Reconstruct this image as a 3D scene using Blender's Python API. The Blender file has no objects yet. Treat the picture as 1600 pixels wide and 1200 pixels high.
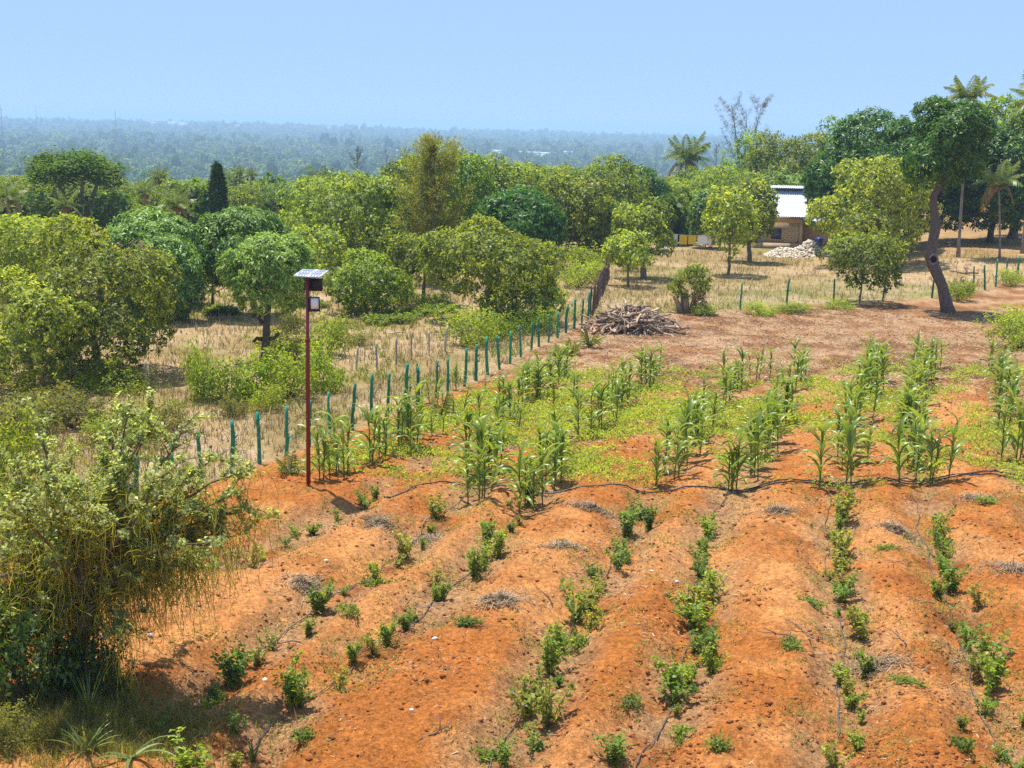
import bpy, math
import numpy as np
from mathutils import Matrix, Vector

# ------------------------------------------------------------------ camera, sky, sun, exposure
S = bpy.context.scene
F = 2100.0                      # focal length in pixels of the 1600 x 1200 photograph
CAMZ = 10.3                     # eye height above the field
PITCH = math.atan(403.0 / F)
ROLL = math.radians(1.35)
RM = Matrix.Rotation(math.pi / 2 - PITCH, 3, 'X') @ Matrix.Rotation(ROLL, 3, 'Z')
cam_data = bpy.data.cameras.new("camera")
cam = bpy.data.objects.new("camera", cam_data)
S.collection.objects.link(cam)
cam.location = (0, 0, CAMZ)
cam.rotation_euler = RM.to_euler()
cam_data.sensor_width = 36.0
cam_data.lens = 36.0 * F / 1600.0
cam_data.clip_start = 0.5
cam_data.clip_end = 40000.0
S.camera = cam

SUN_EL, SUN_AZ = math.radians(75), math.radians(-45)     # azimuth from +Y towards +X (so the sun is to the left)
world = bpy.data.worlds.new("World")
S.world = world
world.use_nodes = True
wn = world.node_tree
bg = wn.nodes["Background"]
sky = wn.nodes.new("ShaderNodeTexSky")
sky.sky_type = 'NISHITA'
sky.sun_disc = False
sky.sun_elevation = SUN_EL
sky.sun_rotation = SUN_AZ
sky.altitude = 2000.0
sky.air_density = 0.6
sky.dust_density = 0.0
sky.ozone_density = 6.0
veil = wn.nodes.new("ShaderNodeMix")               # thin even milky veil over the whole sky dome
veil.data_type = 'RGBA'
veil.inputs[0].default_value = 0.86
veil.inputs[7].default_value = (2.85, 4.3, 6.8, 1)
wn.links.new(sky.outputs[0], veil.inputs[6])
wn.links.new(veil.outputs[2], bg.inputs[0])
bg.inputs[1].default_value = 0.10
sl = bpy.data.lights.new("sun", 'SUN')
sl.energy = 4.9
sl.angle = math.radians(0.5)
sl.color = (1.0, 0.95, 0.87)
sun = bpy.data.objects.new("sun", sl)
S.collection.objects.link(sun)
sdir = Vector((math.sin(SUN_AZ) * math.cos(SUN_EL), math.cos(SUN_AZ) * math.cos(SUN_EL), math.sin(SUN_EL)))
sun.rotation_euler = sdir.to_track_quat('Z', 'Y').to_euler()
sun.location = (0, 0, 60)
S.view_settings.view_transform = 'Standard'
S.view_settings.look = 'None'
S.view_settings.exposure = 0.66
S.view_settings.gamma = 1.0
S.view_settings.use_curve_mapping = False
S.cycles.use_denoising = False
S.cycles.max_bounces = 6
S.cycles.volume_bounces = 1
HAZE_DENSITY = 2.7e-4

# ------------------------------------------------------------------ helpers
rng = np.random.default_rng(11)
C = S.collection


def nrm(a):
    return a / np.maximum(np.linalg.norm(a, axis=-1, keepdims=True), 1e-9)


def hash2(ix, iy, seed):
    h = (ix.astype(np.int64) * 374761393 + iy.astype(np.int64) * 668265263 + seed * 974634777) & 0xFFFFFFFF
    h = ((h ^ (h >> 13)) * 1274126177) & 0xFFFFFFFF
    h = (h ^ (h >> 16)) & 0xFFFFFFFF
    return h / 4294967295.0


def vnoise(x, y, seed=0):
    x = np.asarray(x, float); y = np.asarray(y, float)
    ix = np.floor(x); iy = np.floor(y)
    fx = x - ix; fy = y - iy
    fx = fx * fx * (3 - 2 * fx); fy = fy * fy * (3 - 2 * fy)
    a = hash2(ix, iy, seed); b = hash2(ix + 1, iy, seed)
    c = hash2(ix, iy + 1, seed); d = hash2(ix + 1, iy + 1, seed)
    return (a * (1 - fx) + b * fx) * (1 - fy) + (c * (1 - fx) + d * fx) * fy


def fbm(x, y, seed=0, octv=4):
    t = 0; amp = 0.5; n = 0
    for o in range(octv):
        t = t + amp * vnoise(x * 2 ** o + 17.3 * o, y * 2 ** o - 9.1 * o, seed + o)
        n += amp; amp *= 0.5
    return t / n


def sstep(a, b, x):
    t = np.clip((np.asarray(x, float) - a) / (b - a), 0, 1)
    return t * t * (3 - 2 * t)


def terrain(x, y):
    """large shape of the land, without the furrows"""
    x = np.asarray(x, float); y = np.asarray(y, float)
    d = np.hypot(x, y)
    az = np.where(y > 1, x / np.maximum(y, 1), np.where(x > 0, 1.0, -1.0))
    start = 112 + 260 * sstep(0.16, 0.32, az)
    z = -50.0 * sstep(0, 1, (d - start) / 620.0)
    z = z + 2.2 * sstep(0.2, 0.36, az) * sstep(85, 150, d) * (1 - sstep(300, 500, d))
    z = z + (fbm(x / 45, y / 45, 3, 3) - 0.5) * 1.6 * sstep(100, 260, d)
    z = z + (fbm(x / 700, y / 700, 5, 3) - 0.5) * 9 * sstep(900, 2500, d)
    z = z + (16 + 22 * (fbm(x / 500, y / 900, 15, 3) - 0.4)) * sstep(3600, 5600, d) * (1 - sstep(6900, 7600, d))
    return z


CAM = np.array([0, 0, CAMZ])
RMN = np.array(RM)
FWD = -RMN[:, 2]


def ray(px, py):
    d = RMN @ np.array([(px - 800.0) / F, -(py - 600.0) / F, -1.0])
    return d / np.linalg.norm(d)


def ground(px, py):
    """where the line of sight through a photo pixel meets the land"""
    d = ray(px, py)
    if d[2] >= -1e-4:
        d[2] = -1e-4
    z = 0.0
    for _ in range(40):
        t = (z - CAMZ) / d[2]
        p = CAM + d * t
        z2 = float(terrain(p[0], p[1]))
        if abs(z2 - z) < 1e-3:
            break
        z = 0.5 * z + 0.5 * z2
    return np.array([p[0], p[1], float(terrain(p[0], p[1]))])


def scale_at(p):
    return F / float(np.dot(p - CAM, FWD))


class MB:
    def __init__(self):
        self.v = []; self.f = []; self.c = []; self.n = 0

    def add(self, V, faces, col=None):
        V = np.asarray(V, float).reshape(-1, 3)
        for f in (faces if isinstance(faces, list) else [faces]):
            self.f.append(np.asarray(f, np.int64) + self.n)
        self.v.append(V)
        if col is None:
            col = (0.5, 0.5, 0.5)
        col = np.asarray(col, float)
        if col.ndim == 1:
            col = np.tile(col, (len(V), 1))
        self.c.append(col)
        self.n += len(V)
        return self

    def mesh(self, name, mat, smooth=False):
        V = np.concatenate(self.v); Cc = np.concatenate(self.c)
        me = bpy.data.meshes.new(name)
        me.vertices.add(len(V)); me.vertices.foreach_set("co", V.astype(np.float32).ravel())
        loops = np.concatenate([f.ravel() for f in self.f])
        sizes = np.concatenate([np.full(len(f), f.shape[1]) for f in self.f])
        starts = np.concatenate([[0], np.cumsum(sizes)[:-1]])
        me.loops.add(len(loops)); me.loops.foreach_set("vertex_index", loops.astype(np.int32))
        me.polygons.add(len(sizes)); me.polygons.foreach_set("loop_start", starts.astype(np.int32))
        me.polygons.foreach_set("loop_total", sizes.astype(np.int32))
        if smooth:
            me.polygons.foreach_set("use_smooth", np.ones(len(sizes), bool))
        at = me.attributes.new("Col", 'FLOAT_COLOR', 'POINT')
        at.data.foreach_set("color", np.concatenate([Cc, np.ones((len(Cc), 1))], 1).astype(np.float32).ravel())
        me.materials.append(mat)
        me.update(calc_edges=True)
        return me


def link(name, me, parent=None, loc=None, rot=None, scale=None):
    o = bpy.data.objects.new(name, me)
    C.objects.link(o)
    if parent is not None:
        o.parent = parent
    if loc is not None:
        o.location = loc
    if rot is not None:
        o.rotation_euler = rot
    if scale is not None:
        o.scale = (scale,) * 3 if np.isscalar(scale) else scale
    return o


def tag(o, label, cat, group=None, kind=None):
    o["label"] = label; o["category"] = cat
    if group: o["group"] = group
    if kind: o["kind"] = kind
    return o


def tube(path, radii, sides=6, cap=True):
    P = np.asarray(path, float); n = len(P)
    R = np.broadcast_to(np.asarray(radii, float), (n,))
    T = np.gradient(P, axis=0); T = nrm(T)
    ref = np.array([0, 0, 1.0]) if abs(T[:, 2]).mean() < 0.8 else np.array([1.0, 0, 0])
    A = nrm(np.cross(T, ref)); B = np.cross(T, A)
    ang = np.arange(sides) * 2 * math.pi / sides
    V = P[:, None] + R[:, None, None] * (np.cos(ang)[None, :, None] * A[:, None] + np.sin(ang)[None, :, None] * B[:, None])
    V = V.reshape(-1, 3)
    i = np.arange(n - 1)[:, None] * sides; k = np.arange(sides)[None]
    k2 = (k + 1) % sides
    Q = np.stack([i + k, i + k2, i + sides + k2, i + sides + k], -1).reshape(-1, 4)
    fs = [Q]
    if cap:
        fs.append(np.arange(sides)[None, ::-1])
        fs.append((n - 1) * sides + np.arange(sides)[None])
    return V, fs


def tubes_many(P, R, sides=3):
    """P (m, n, 3) polylines, R (m, n) radii -> V, quads"""
    m, n, _ = P.shape
    T = nrm(np.gradient(P, axis=1))
    A = nrm(np.cross(T, np.array([0.31, 0.22, 0.92]))); B = np.cross(T, A)
    ang = np.arange(sides) * 2 * math.pi / sides
    V = P[:, :, None] + R[:, :, None, None] * (np.cos(ang)[None, None, :, None] * A[:, :, None] + np.sin(ang)[None, None, :, None] * B[:, :, None])
    i = (np.arange(m)[:, None, None] * n + np.arange(n - 1)[None, :, None]) * sides
    k = np.arange(sides)[None, None]; k2 = (k + 1) % sides
    Q = np.stack(np.broadcast_arrays(i + k, i + k2, i + sides + k2, i + sides + k), -1).reshape(-1, 4)
    return V.reshape(-1, 3), Q


def box(x0, x1, y0, y1, z0, z1):
    V = np.array([[x, y, z] for z in (z0, z1) for y in (y0, y1) for x in (x0, x1)], float)
    Q = np.array([[0, 2, 3, 1], [4, 5, 7, 6], [0, 1, 5, 4], [2, 6, 7, 3], [0, 4, 6, 2], [1, 3, 7, 5]])
    return V, Q


def leaves(P, N, k, L, W, droop=0.2, spread=0.5, jit=0.1, up=0.0, r=rng, fold=0.12):
    """k leaves round each cluster centre P with outward axis N -> V (4 per leaf), quads, cluster index"""
    n = len(P)
    P = np.repeat(P, k, 0); N = np.repeat(N, k, 0); ci = np.repeat(np.arange(n), k)
    m = len(P)
    t = r.normal(size=(m, 3))
    t = nrm(t - (t * N).sum(1, keepdims=True) * N)
    a = r.uniform(-0.2, 1.0, (m, 1)) * spread
    t = nrm(t * np.cos(a) + N * np.sin(a) + np.array([0, 0, up - 1.0 * droop]) * r.uniform(0.4, 1.2, (m, 1)))
    nn = N + r.normal(size=(m, 3)) * 0.35
    nn = nrm(nn - (nn * t).sum(1, keepdims=True) * t)
    s = np.cross(nn, t)
    l = L * r.uniform(0.65, 1.25, (m, 1)); w = W * r.uniform(0.75, 1.2, (m, 1))
    p = P + r.normal(size=(m, 3)) * jit
    V = np.stack([p, p + t * l * 0.5 + s * w * 0.5 + nn * l * fold, p + t * l - nn * l * fold * 0.6, p + t * l * 0.5 - s * w * 0.5 + nn * l * fold], 1)
    Q = np.arange(m * 4).reshape(m, 4)
    return V.reshape(-1, 3), Q, ci


def leafcol(ci, A, B, r=rng, mid=0.45, amp=0.35):
    nc = ci.max() + 1
    t = np.clip(mid + r.normal(size=nc)[ci] * amp * 0.6 + r.normal(size=len(ci)) * amp * 0.7, 0, 1)[:, None]
    c = np.asarray(A) * (1 - t) + np.asarray(B) * t
    return np.repeat(c, 4, 0)


# ------------------------------------------------------------------ materials
def mat_new(name):
    m = bpy.data.materials.new(name); m.use_nodes = True
    return m, m.node_tree, m.node_tree.nodes["Principled BSDF"], m.node_tree.nodes["Material Output"]


def leaf_material(name, trans=0.35, rough=0.45, spec=0.35, var=0.22):
    m, nt, b, out = mat_new(name)
    L = nt.links.new
    at = nt.nodes.new("ShaderNodeAttribute"); at.attribute_name = "Col"
    oi = nt.nodes.new("ShaderNodeObjectInfo")
    hs = nt.nodes.new("ShaderNodeHueSaturation")
    mr = nt.nodes.new("ShaderNodeMapRange"); mr.inputs[3].default_value = 1 - var; mr.inputs[4].default_value = 1 + var
    L(oi.outputs["Random"], mr.inputs[0])
    mh = nt.nodes.new("ShaderNodeMapRange"); mh.inputs[3].default_value = 0.5 - var * 0.03; mh.inputs[4].default_value = 0.5 + var * 0.05
    wn_ = nt.nodes.new("ShaderNodeTexWhiteNoise"); wn_.noise_dimensions = '1D'
    L(oi.outputs["Random"], wn_.inputs["W"]); L(wn_.outputs["Value"], mh.inputs[0])
    L(mh.outputs[0], hs.inputs["Hue"]); L(mr.outputs[0], hs.inputs["Value"]); L(at.outputs["Color"], hs.inputs["Color"])
    L(hs.outputs[0], b.inputs["Base Color"])
    b.inputs["Roughness"].default_value = rough
    b.inputs["Specular IOR Level"].default_value = spec
    tr = nt.nodes.new("ShaderNodeBsdfTranslucent")
    mu = nt.nodes.new("ShaderNodeMix"); mu.data_type = 'RGBA'; mu.blend_type = 'MULTIPLY'; mu.inputs[0].default_value = 1.0
    L(hs.outputs[0], mu.inputs[6]); mu.inputs[7].default_value = (1.75, 1.7, 0.7, 1)
    L(mu.outputs[2], tr.inputs[0])
    mx = nt.nodes.new("ShaderNodeMixShader"); mx.inputs[0].default_value = trans
    L(b.outputs[0], mx.inputs[1]); L(tr.outputs[0], mx.inputs[2]); L(mx.outputs[0], out.inputs[0])
    return m


def attr_material(name, rough=0.8, spec=0.2, noise=0.25, scale=14.0, bump=0.3, stretch=(1, 1, 1), var=0.0):
    """vertex colour times object-space noise, with fine relief"""
    m, nt, b, out = mat_new(name)
    L = nt.links.new
    at = nt.nodes.new("ShaderNodeAttribute"); at.attribute_name = "Col"
    tc = nt.nodes.new("ShaderNodeTexCoord"); mp = nt.nodes.new("ShaderNodeMapping"); mp.inputs["Scale"].default_value = stretch
    L(tc.outputs["Object"], mp.inputs[0])
    nz = nt.nodes.new("ShaderNodeTexNoise"); nz.inputs["Scale"].default_value = scale; nz.inputs["Detail"].default_value = 5
    L(mp.outputs[0], nz.inputs["Vector"])
    mr = nt.nodes.new("ShaderNodeMapRange"); mr.inputs[1].default_value = 0.25; mr.inputs[2].default_value = 0.75
    mr.inputs[3].default_value = 1 - noise; mr.inputs[4].default_value = 1 + noise
    L(nz.outputs[0], mr.inputs[0])
    hs = nt.nodes.new("ShaderNodeHueSaturation"); L(at.outputs["Color"], hs.inputs["Color"]); L(mr.outputs[0], hs.inputs["Value"])
    if var:
        oi = nt.nodes.new("ShaderNodeObjectInfo")
        m2 = nt.nodes.new("ShaderNodeMapRange"); m2.inputs[3].default_value = 1 - var; m2.inputs[4].default_value = 1 + var
        L(oi.outputs["Random"], m2.inputs[0])
        ml = nt.nodes.new("ShaderNodeMath"); ml.operation = 'MULTIPLY'
        L(mr.outputs[0], ml.inputs[0]); L(m2.outputs[0], ml.inputs[1]); L(ml.outputs[0], hs.inputs["Value"])
    L(hs.outputs[0], b.inputs["Base Color"])
    b.inputs["Roughness"].default_value = rough; b.inputs["Specular IOR Level"].default_value = spec
    if bump:
        bp = nt.nodes.new("ShaderNodeBump"); bp.inputs["Strength"].default_value = bump; bp.inputs["Distance"].default_value = 0.02
        L(nz.outputs[0], bp.inputs["Height"]); L(bp.outputs[0], b.inputs["Normal"])
    return m


def ground_material():
    m, nt, b, out = mat_new("ground_soil")
    L = nt.links.new
    at = nt.nodes.new("ShaderNodeAttribute"); at.attribute_name = "Col"
    geo = nt.nodes.new("ShaderNodeNewGeometry")
    n1 = nt.nodes.new("ShaderNodeTexNoise"); n1.inputs["Scale"].default_value = 9.0; n1.inputs["Detail"].default_value = 8; n1.inputs["Roughness"].default_value = 0.7
    n2 = nt.nodes.new("ShaderNodeTexNoise"); n2.inputs["Scale"].default_value = 1.3; n2.inputs["Detail"].default_value = 5
    L(geo.outputs["Position"], n1.inputs["Vector"]); L(geo.outputs["Position"], n2.inputs["Vector"])
    m1 = nt.nodes.new("ShaderNodeMapRange"); m1.inputs[1].default_value = 0.3; m1.inputs[2].default_value = 0.7; m1.inputs[3].default_value = 0.42; m1.inputs[4].default_value = 1.5
    m2 = nt.nodes.new("ShaderNodeMapRange"); m2.inputs[1].default_value = 0.3; m2.inputs[2].default_value = 0.7; m2.inputs[3].default_value = 0.85; m2.inputs[4].default_value = 1.15
    L(n1.outputs[0], m1.inputs[0]); L(n2.outputs[0], m2.inputs[0])
    n3 = nt.nodes.new("ShaderNodeTexNoise"); n3.inputs["Scale"].default_value = 26.0; n3.inputs["Detail"].default_value = 3
    L(geo.outputs["Position"], n3.inputs["Vector"])
    m3 = nt.nodes.new("ShaderNodeMapRange"); m3.inputs[1].default_value = 0.3; m3.inputs[2].default_value = 0.7; m3.inputs[3].default_value = 0.72; m3.inputs[4].default_value = 1.28
    L(n3.outputs[0], m3.inputs[0])
    m0 = nt.nodes.new("ShaderNodeMath"); m0.operation = 'MULTIPLY'; L(m1.outputs[0], m0.inputs[0]); L(m3.outputs[0], m0.inputs[1])
    ml = nt.nodes.new("ShaderNodeMath"); ml.operation = 'MULTIPLY'; L(m0.outputs[0], ml.inputs[0]); L(m2.outputs[0], ml.inputs[1])
    hs = nt.nodes.new("ShaderNodeHueSaturation"); L(at.outputs["Color"], hs.inputs["Color"]); L(ml.outputs[0], hs.inputs["Value"])
    L(hs.outputs[0], b.inputs["Base Color"])
    b.inputs["Roughness"].default_value = 0.95; b.inputs["Specular IOR Level"].default_value = 0.1
    bp = nt.nodes.new("ShaderNodeBump"); bp.inputs["Strength"].default_value = 1.0; bp.inputs["Distance"].default_value = 0.09
    L(n1.outputs[0], bp.inputs["Height"]); L(bp.outputs[0], b.inputs["Normal"])
    return m


def plain(name, col, rough=0.6, metal=0.0, spec=0.4, noise=0.12, scale=6.0, stretch=(1, 1, 1)):
    m, nt, b, out = mat_new(name)
    L = nt.links.new
    tc = nt.nodes.new("ShaderNodeTexCoord"); mp = nt.nodes.new("ShaderNodeMapping"); mp.inputs["Scale"].default_value = stretch
    L(tc.outputs["Object"], mp.inputs[0])
    nz = nt.nodes.new("ShaderNodeTexNoise"); nz.inputs["Scale"].default_value = scale; nz.inputs["Detail"].default_value = 6
    L(mp.outputs[0], nz.inputs["Vector"])
    mr = nt.nodes.new("ShaderNodeMapRange"); mr.inputs[1].default_value = 0.25; mr.inputs[2].default_value = 0.75
    mr.inputs[3].default_value = 1 - noise; mr.inputs[4].default_value = 1 + noise
    L(nz.outputs[0], mr.inputs[0])
    hs = nt.nodes.new("ShaderNodeHueSaturation"); hs.inputs["Color"].default_value = (*col, 1); L(mr.outputs[0], hs.inputs["Value"])
    L(hs.outputs[0], b.inputs["Base Color"])
    b.inputs["Roughness"].default_value = rough; b.inputs["Metallic"].default_value = metal; b.inputs["Specular IOR Level"].default_value = spec
    return m


M_LEAF = leaf_material("leaf_broad", trans=0.5, spec=0.3)
M_GLOSS = leaf_material("leaf_glossy", trans=0.3, rough=0.42, spec=0.3)
M_SOFT = leaf_material("leaf_soft", trans=0.5, rough=0.6, spec=0.2)
M_FAR = leaf_material("leaf_far", trans=0.4, spec=0.1, var=0.5)
M_CROP = leaf_material("leaf_maize", trans=0.38, rough=0.36, spec=0.5, var=0.18)
M_BARK = attr_material("bark", rough=0.9, noise=0.4, scale=9, bump=0.8, stretch=(1, 1, 0.35))
M_STRAW = attr_material("straw", rough=0.85, noise=0.1, scale=3, bump=0)
M_GROUND = ground_material()
M_GREEN = attr_material("green_paint", rough=0.55, spec=0.4, noise=0.22, scale=5, bump=0.25, stretch=(1, 1, 0.5), var=0.2)
M_WOOD = attr_material("weathered_wood", rough=0.9, noise=0.35, scale=7, bump=0.6, stretch=(1, 1, 0.25), var=0.3)
M_STONE = attr_material("coral_stone", rough=0.9, noise=0.15, scale=8, bump=0.5)
M_RED = plain("red_oxide_paint", (0.17, 0.012, 0.012), 0.4, spec=0.5, noise=0.25, scale=4)
M_BLACKP = plain("black_plastic", (0.012, 0.012, 0.013), 0.4, noise=0.2)
M_PIPE = plain("grey_polythene", (0.10, 0.09, 0.085), 0.45, noise=0.35, scale=3)
M_ALU = plain("aluminium", (0.75, 0.76, 0.78), 0.35, metal=0.6, noise=0.08)
M_CELL = plain("solar_glass_glare", (0.36, 0.37, 0.44), 0.15, spec=0.9, noise=0.15)  # cell colour lightened, so glare on the panel is painted in
M_LENS = plain("lamp_lens", (0.8, 0.8, 0.76), 0.25, noise=0.04)
M_WIRE = plain("galvanised_wire", (0.35, 0.36, 0.36), 0.5, metal=0.5)
M_ROOF = plain("corrugated_iron", (0.42, 0.46, 0.52), 0.55, metal=0.1, noise=0.1, scale=1.5)
M_PLASTER = plain("mud_plaster", (0.52, 0.36, 0.21), 0.9, noise=0.2, scale=3)
M_BLOCK = plain("coral_block", (0.62, 0.46, 0.28), 0.9, noise=0.25, scale=8)
M_DARK = plain("dark_pane_and_gap", (0.06, 0.06, 0.10), 0.2, spec=0.6)
M_BLUE = plain("blue_plastic", (0.02, 0.035, 0.16), 0.35, noise=0.1)
M_CLOTH_Y = plain("yellow_cloth", (0.72, 0.50, 0.03), 0.9, noise=0.1)
M_CLOTH_W = plain("white_cloth", (0.78, 0.78, 0.78), 0.9, noise=0.06)
M_CLOTH_P = plain("pinkish_cloth", (0.75, 0.60, 0.58), 0.9, noise=0.06)
M_CLOTH_B = plain("pale_blue_cloth", (0.50, 0.60, 0.75), 0.9, noise=0.06)
M_WALLW = plain("white_wall", (0.80, 0.79, 0.76), 0.8, noise=0.06, scale=0.3)
M_CONC = plain("concrete", (0.45, 0.43, 0.40), 0.85, noise=0.15)
M_MAST = plain("mast_steel", (0.30, 0.22, 0.22), 0.6, noise=0.1)
# ------------------------------------------------------------------ land: fence lines, crop rows, relief, ground sheet
FENCE_PX = [(-420, 1035), (-200, 950), (12, 868), (83, 840), (155, 815), (215, 793), (268, 773), (317, 757), (363, 740), (408, 725), (448, 710), (482, 697), (517, 682),
            (550, 672), (579, 660), (606, 651), (634, 642), (655, 633), (681, 622), (701, 616), (724, 604), (744, 595), (762, 585), (780, 577),
            (797, 568), (813, 558), (830, 549), (843, 542), (857, 535), (871, 528), (884, 520), (897, 514), (909, 508), (918, 502)]
BACK_PX = [(1085, 488), (1157, 484), (1228, 478), (1303, 474), (1379, 471), (1456, 466), (1521, 457), (1539, 453), (1556, 448), (1572, 443), (1588, 438), (1640, 428)]
FPTS = np.array([ground(*p) for p in FENCE_PX])
BPTS = np.array([ground(920, 500)] + [ground(*p) for p in BACK_PX])


def x_fence(y):
    return np.interp(y, FPTS[:, 1], FPTS[:, 0])


def y_back(x):
    return np.interp(x, BPTS[:, 0], BPTS[:, 1])


ROWS_PX = [
    [(370, 890), (410, 872), (450, 852), (487, 825), (545, 800), (600, 772), (660, 735), (700, 700)],
    [(250, 1160), (330, 1085), (400, 1025), (460, 982), (530, 930), (600, 895), (650, 850), (690, 805), (745, 770), (775, 700), (800, 650), (850, 600), (900, 578)],
    [(330, 1215), (395, 1165), (450, 1115), (500, 1085), (550, 1055), (580, 1015), (625, 985), (660, 970), (700, 930), (760, 875), (815, 805), (840, 780), (880, 720), (925, 670), (980, 625), (1020, 580)],
    [(760, 1220), (820, 1125), (860, 1050), (885, 1000), (930, 945), (965, 880), (1000, 800), (1030, 755), (1085, 685), (1125, 635), (1175, 585)],
    [(990, 1220), (1030, 1160), (1070, 1080), (1085, 1000), (1100, 900), (1118, 820), (1150, 765), (1190, 690), (1220, 630), (1262, 570)],
    [(1310, 1220), (1320, 1120), (1328, 1040), (1330, 970), (1305, 890), (1305, 800), (1310, 765), (1325, 720), (1335, 680), (1350, 630), (1370, 570)],
    [(1590, 1220), (1560, 1150), (1530, 1060), (1500, 960), (1470, 890), (1450, 830), (1440, 770), (1435, 730), (1430, 680), (1425, 650), (1442, 600), (1450, 560)],
    [(1800, 1100), (1700, 920), (1640, 820), (1600, 755), (1588, 690), (1575, 630), (1555, 575)],
    [(2000, 950), (1850, 800), (1750, 700), (1690, 640)]]
ROWS = [np.array([ground(*p)[:2] for p in r]) for r in ROWS_PX]


def row_dist(x, y):
    d = np.full(np.shape(x), 9.0)
    for r in ROWS:
        for a, b in zip(r[:-1], r[1:]):
            ab = b - a; L2 = (ab ** 2).sum()
            t = np.clip(((x - a[0]) * ab[0] + (y - a[1]) * ab[1]) / L2, 0, 1)
            d = np.minimum(d, np.hypot(x - a[0] - t * ab[0], y - a[1] - t * ab[1]))
    return d


# bare hollows beside the two front left rows and the straw mats that lie on the ridges (photo pixel, size in m)
HOLLOWS = [(ground(430, 1180)[:2], 0.55, 0.35), (ground(330, 1165)[:2], 0.5, 0.2), (ground(660, 1010)[:2], 0.3, 0.14), (ground(980, 1135)[:2], 0.35, 0.12),
           (ground(870, 1140)[:2], 0.35, 0.14), (ground(640, 870)[:2], 0.4, 0.12), (ground(760, 880)[:2], 0.4, 0.12)]


def relief(x, y):
    x = np.asarray(x, float); y = np.asarray(y, float)
    near = 1 - sstep(58, 72, y)
    fld = sstep(0.2, 1.6, x - x_fence(y)) * near
    rd = row_dist(x, y)
    amp = 0.36 * (1 - 0.7 * sstep(35, 40, y))
    z = fld * amp * (sstep(0.12, 1.15, rd + 0.3 * (fbm(x * 1.1, y * 1.1, 21, 3) - 0.5)) - 0.25) * (0.8 + 0.4 * fbm(x / 2.3, y / 2.3, 31, 2))
    z = z + fld * 0.13 * (fbm(x / 1.1, y / 1.1, 41, 3) - 0.5) * (1 - 0.6 * sstep(34, 38, y))
    rough = 0.4 + 0.6 * fld
    z = z + rough * near * (0.20 * (fbm(x / 0.36, y / 0.36, 51, 3) - 0.5) + 0.08 * (fbm(x / 0.11, y / 0.11, 61, 2) - 0.5))
    for (hx, hy), r_, dep in HOLLOWS:
        z = z - dep * np.exp(-((x - hx) ** 2 + (y - hy) ** 2) / (r_ * r_))
    return z * sstep(12, 17, np.hypot(x, y))


def height(x, y):
    return terrain(x, y) + relief(x, y)


def on_ground(px, py):
    p = ground(px, py)
    p[2] = float(height(p[0], p[1]))
    return p


def weed_mask(x, y):
    n = fbm(x / 1.6, y / 1.6, 71, 4); n2 = fbm(x / 6.0, y / 6.0, 75, 2)
    band = sstep(37.5, 40.0, y) * (1 - sstep(56, 60, y + 0.12 * (x - 8) * -1.0)) * sstep(0.6, 2.0, x - x_fence(y))
    right = 1 - 0.35 * sstep(6, 12, x)
    return band * sstep(0.40, 0.58, n * 0.75 + n2 * 0.35 - 0.05) * right


def ground_colour(x, y):
    d = np.hypot(x, y)
    a = fbm(x / 0.9, y / 0.9, 81, 4)[:, None]; b = fbm(x / 3.5, y / 3.5, 85, 3)[:, None]; c = fbm(x / 12, y / 12, 89, 3)[:, None]
    red = np.array([0.36, 0.122, 0.026]); pale = np.array([0.47, 0.205, 0.065]); dark = np.array([0.17, 0.058, 0.024])
    rd = row_dist(x, y)[:, None]
    soil = red + (pale - red) * sstep(0.46, 0.72, b * 0.7 + a * 0.4)
    soil = soil + (dark - soil) * 0.75 * sstep(0.52, 0.75, 1.05 - a - 0.25 * sstep(0, 0.9, rd))
    tan = np.array([0.33, 0.185, 0.085])
    soil = soil + (tan - soil) * 0.85 * sstep(0.38, 0.6, fbm(x / 1.3, y / 1.3, 93, 4))[:, None] * sstep(1.15, 0.3, rd)
    litter = np.array([0.27, 0.125, 0.05]) + (np.array([0.37, 0.225, 0.12]) - np.array([0.27, 0.125, 0.05])) * sstep(0.4, 0.62, a) 
    litter = litter + (np.array([0.15, 0.07, 0.03]) - litter) * 0.75 * sstep(0.45, 0.65, 1 - b * 0.6 - a * 0.45)
    soil = soil + (litter - soil) * (sstep(50, 58, y + 5 * (fbm(x / 4, y / 4, 97, 2) - 0.5)))[:, None]
    wm = weed_mask(x, y)[:, None]
    soil = soil + (np.array([0.19, 0.17, 0.035]) - soil) * 0.55 * wm
    straw = np.array([0.36, 0.245, 0.115]) + (np.array([0.25, 0.18, 0.07]) - np.array([0.36, 0.245, 0.115])) * sstep(0.4, 0.7, b)
    straw = straw + (np.array([0.18, 0.19, 0.045]) - straw) * 0.6 * sstep(0.55, 0.72, c)
    straw = straw + (np.array([0.42, 0.30, 0.19]) - straw) * 0.6 * sstep(0.5, 0.66, 1 - a * 0.6 - b * 0.4 + 0.02)
    fm = sstep(-0.25, 0.45, x - x_fence(y) + 0.5 * (fbm(x, y, 99, 2) - 0.5)) * sstep(0.5, -0.5, y - y_back(x) - 0.8 * (fbm(x / 2, y / 2, 101, 2) - 0.5))
    col = straw + (soil - straw) * fm[:, None]
    redbank = (sstep(100, 125, d) * sstep(0.25, 0.32, x / np.maximum(y, 1)) * (1 - sstep(180, 230, d)))[:, None]
    col = col + (np.array([0.40, 0.17, 0.075]) - col) * redbank * 0.35 * sstep(0.35, 0.6, c + 0.1)
    forest = np.array([0.055, 0.07, 0.022]) + np.array([0.06, 0.045, 0.02]) * sstep(0.5, 0.7, c)
    far = sstep(118, 150, d) * (1 - 0.8 * redbank[:, 0] * (d < 220))
    col = col + (forest - col) * far[:, None]
    return col


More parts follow.
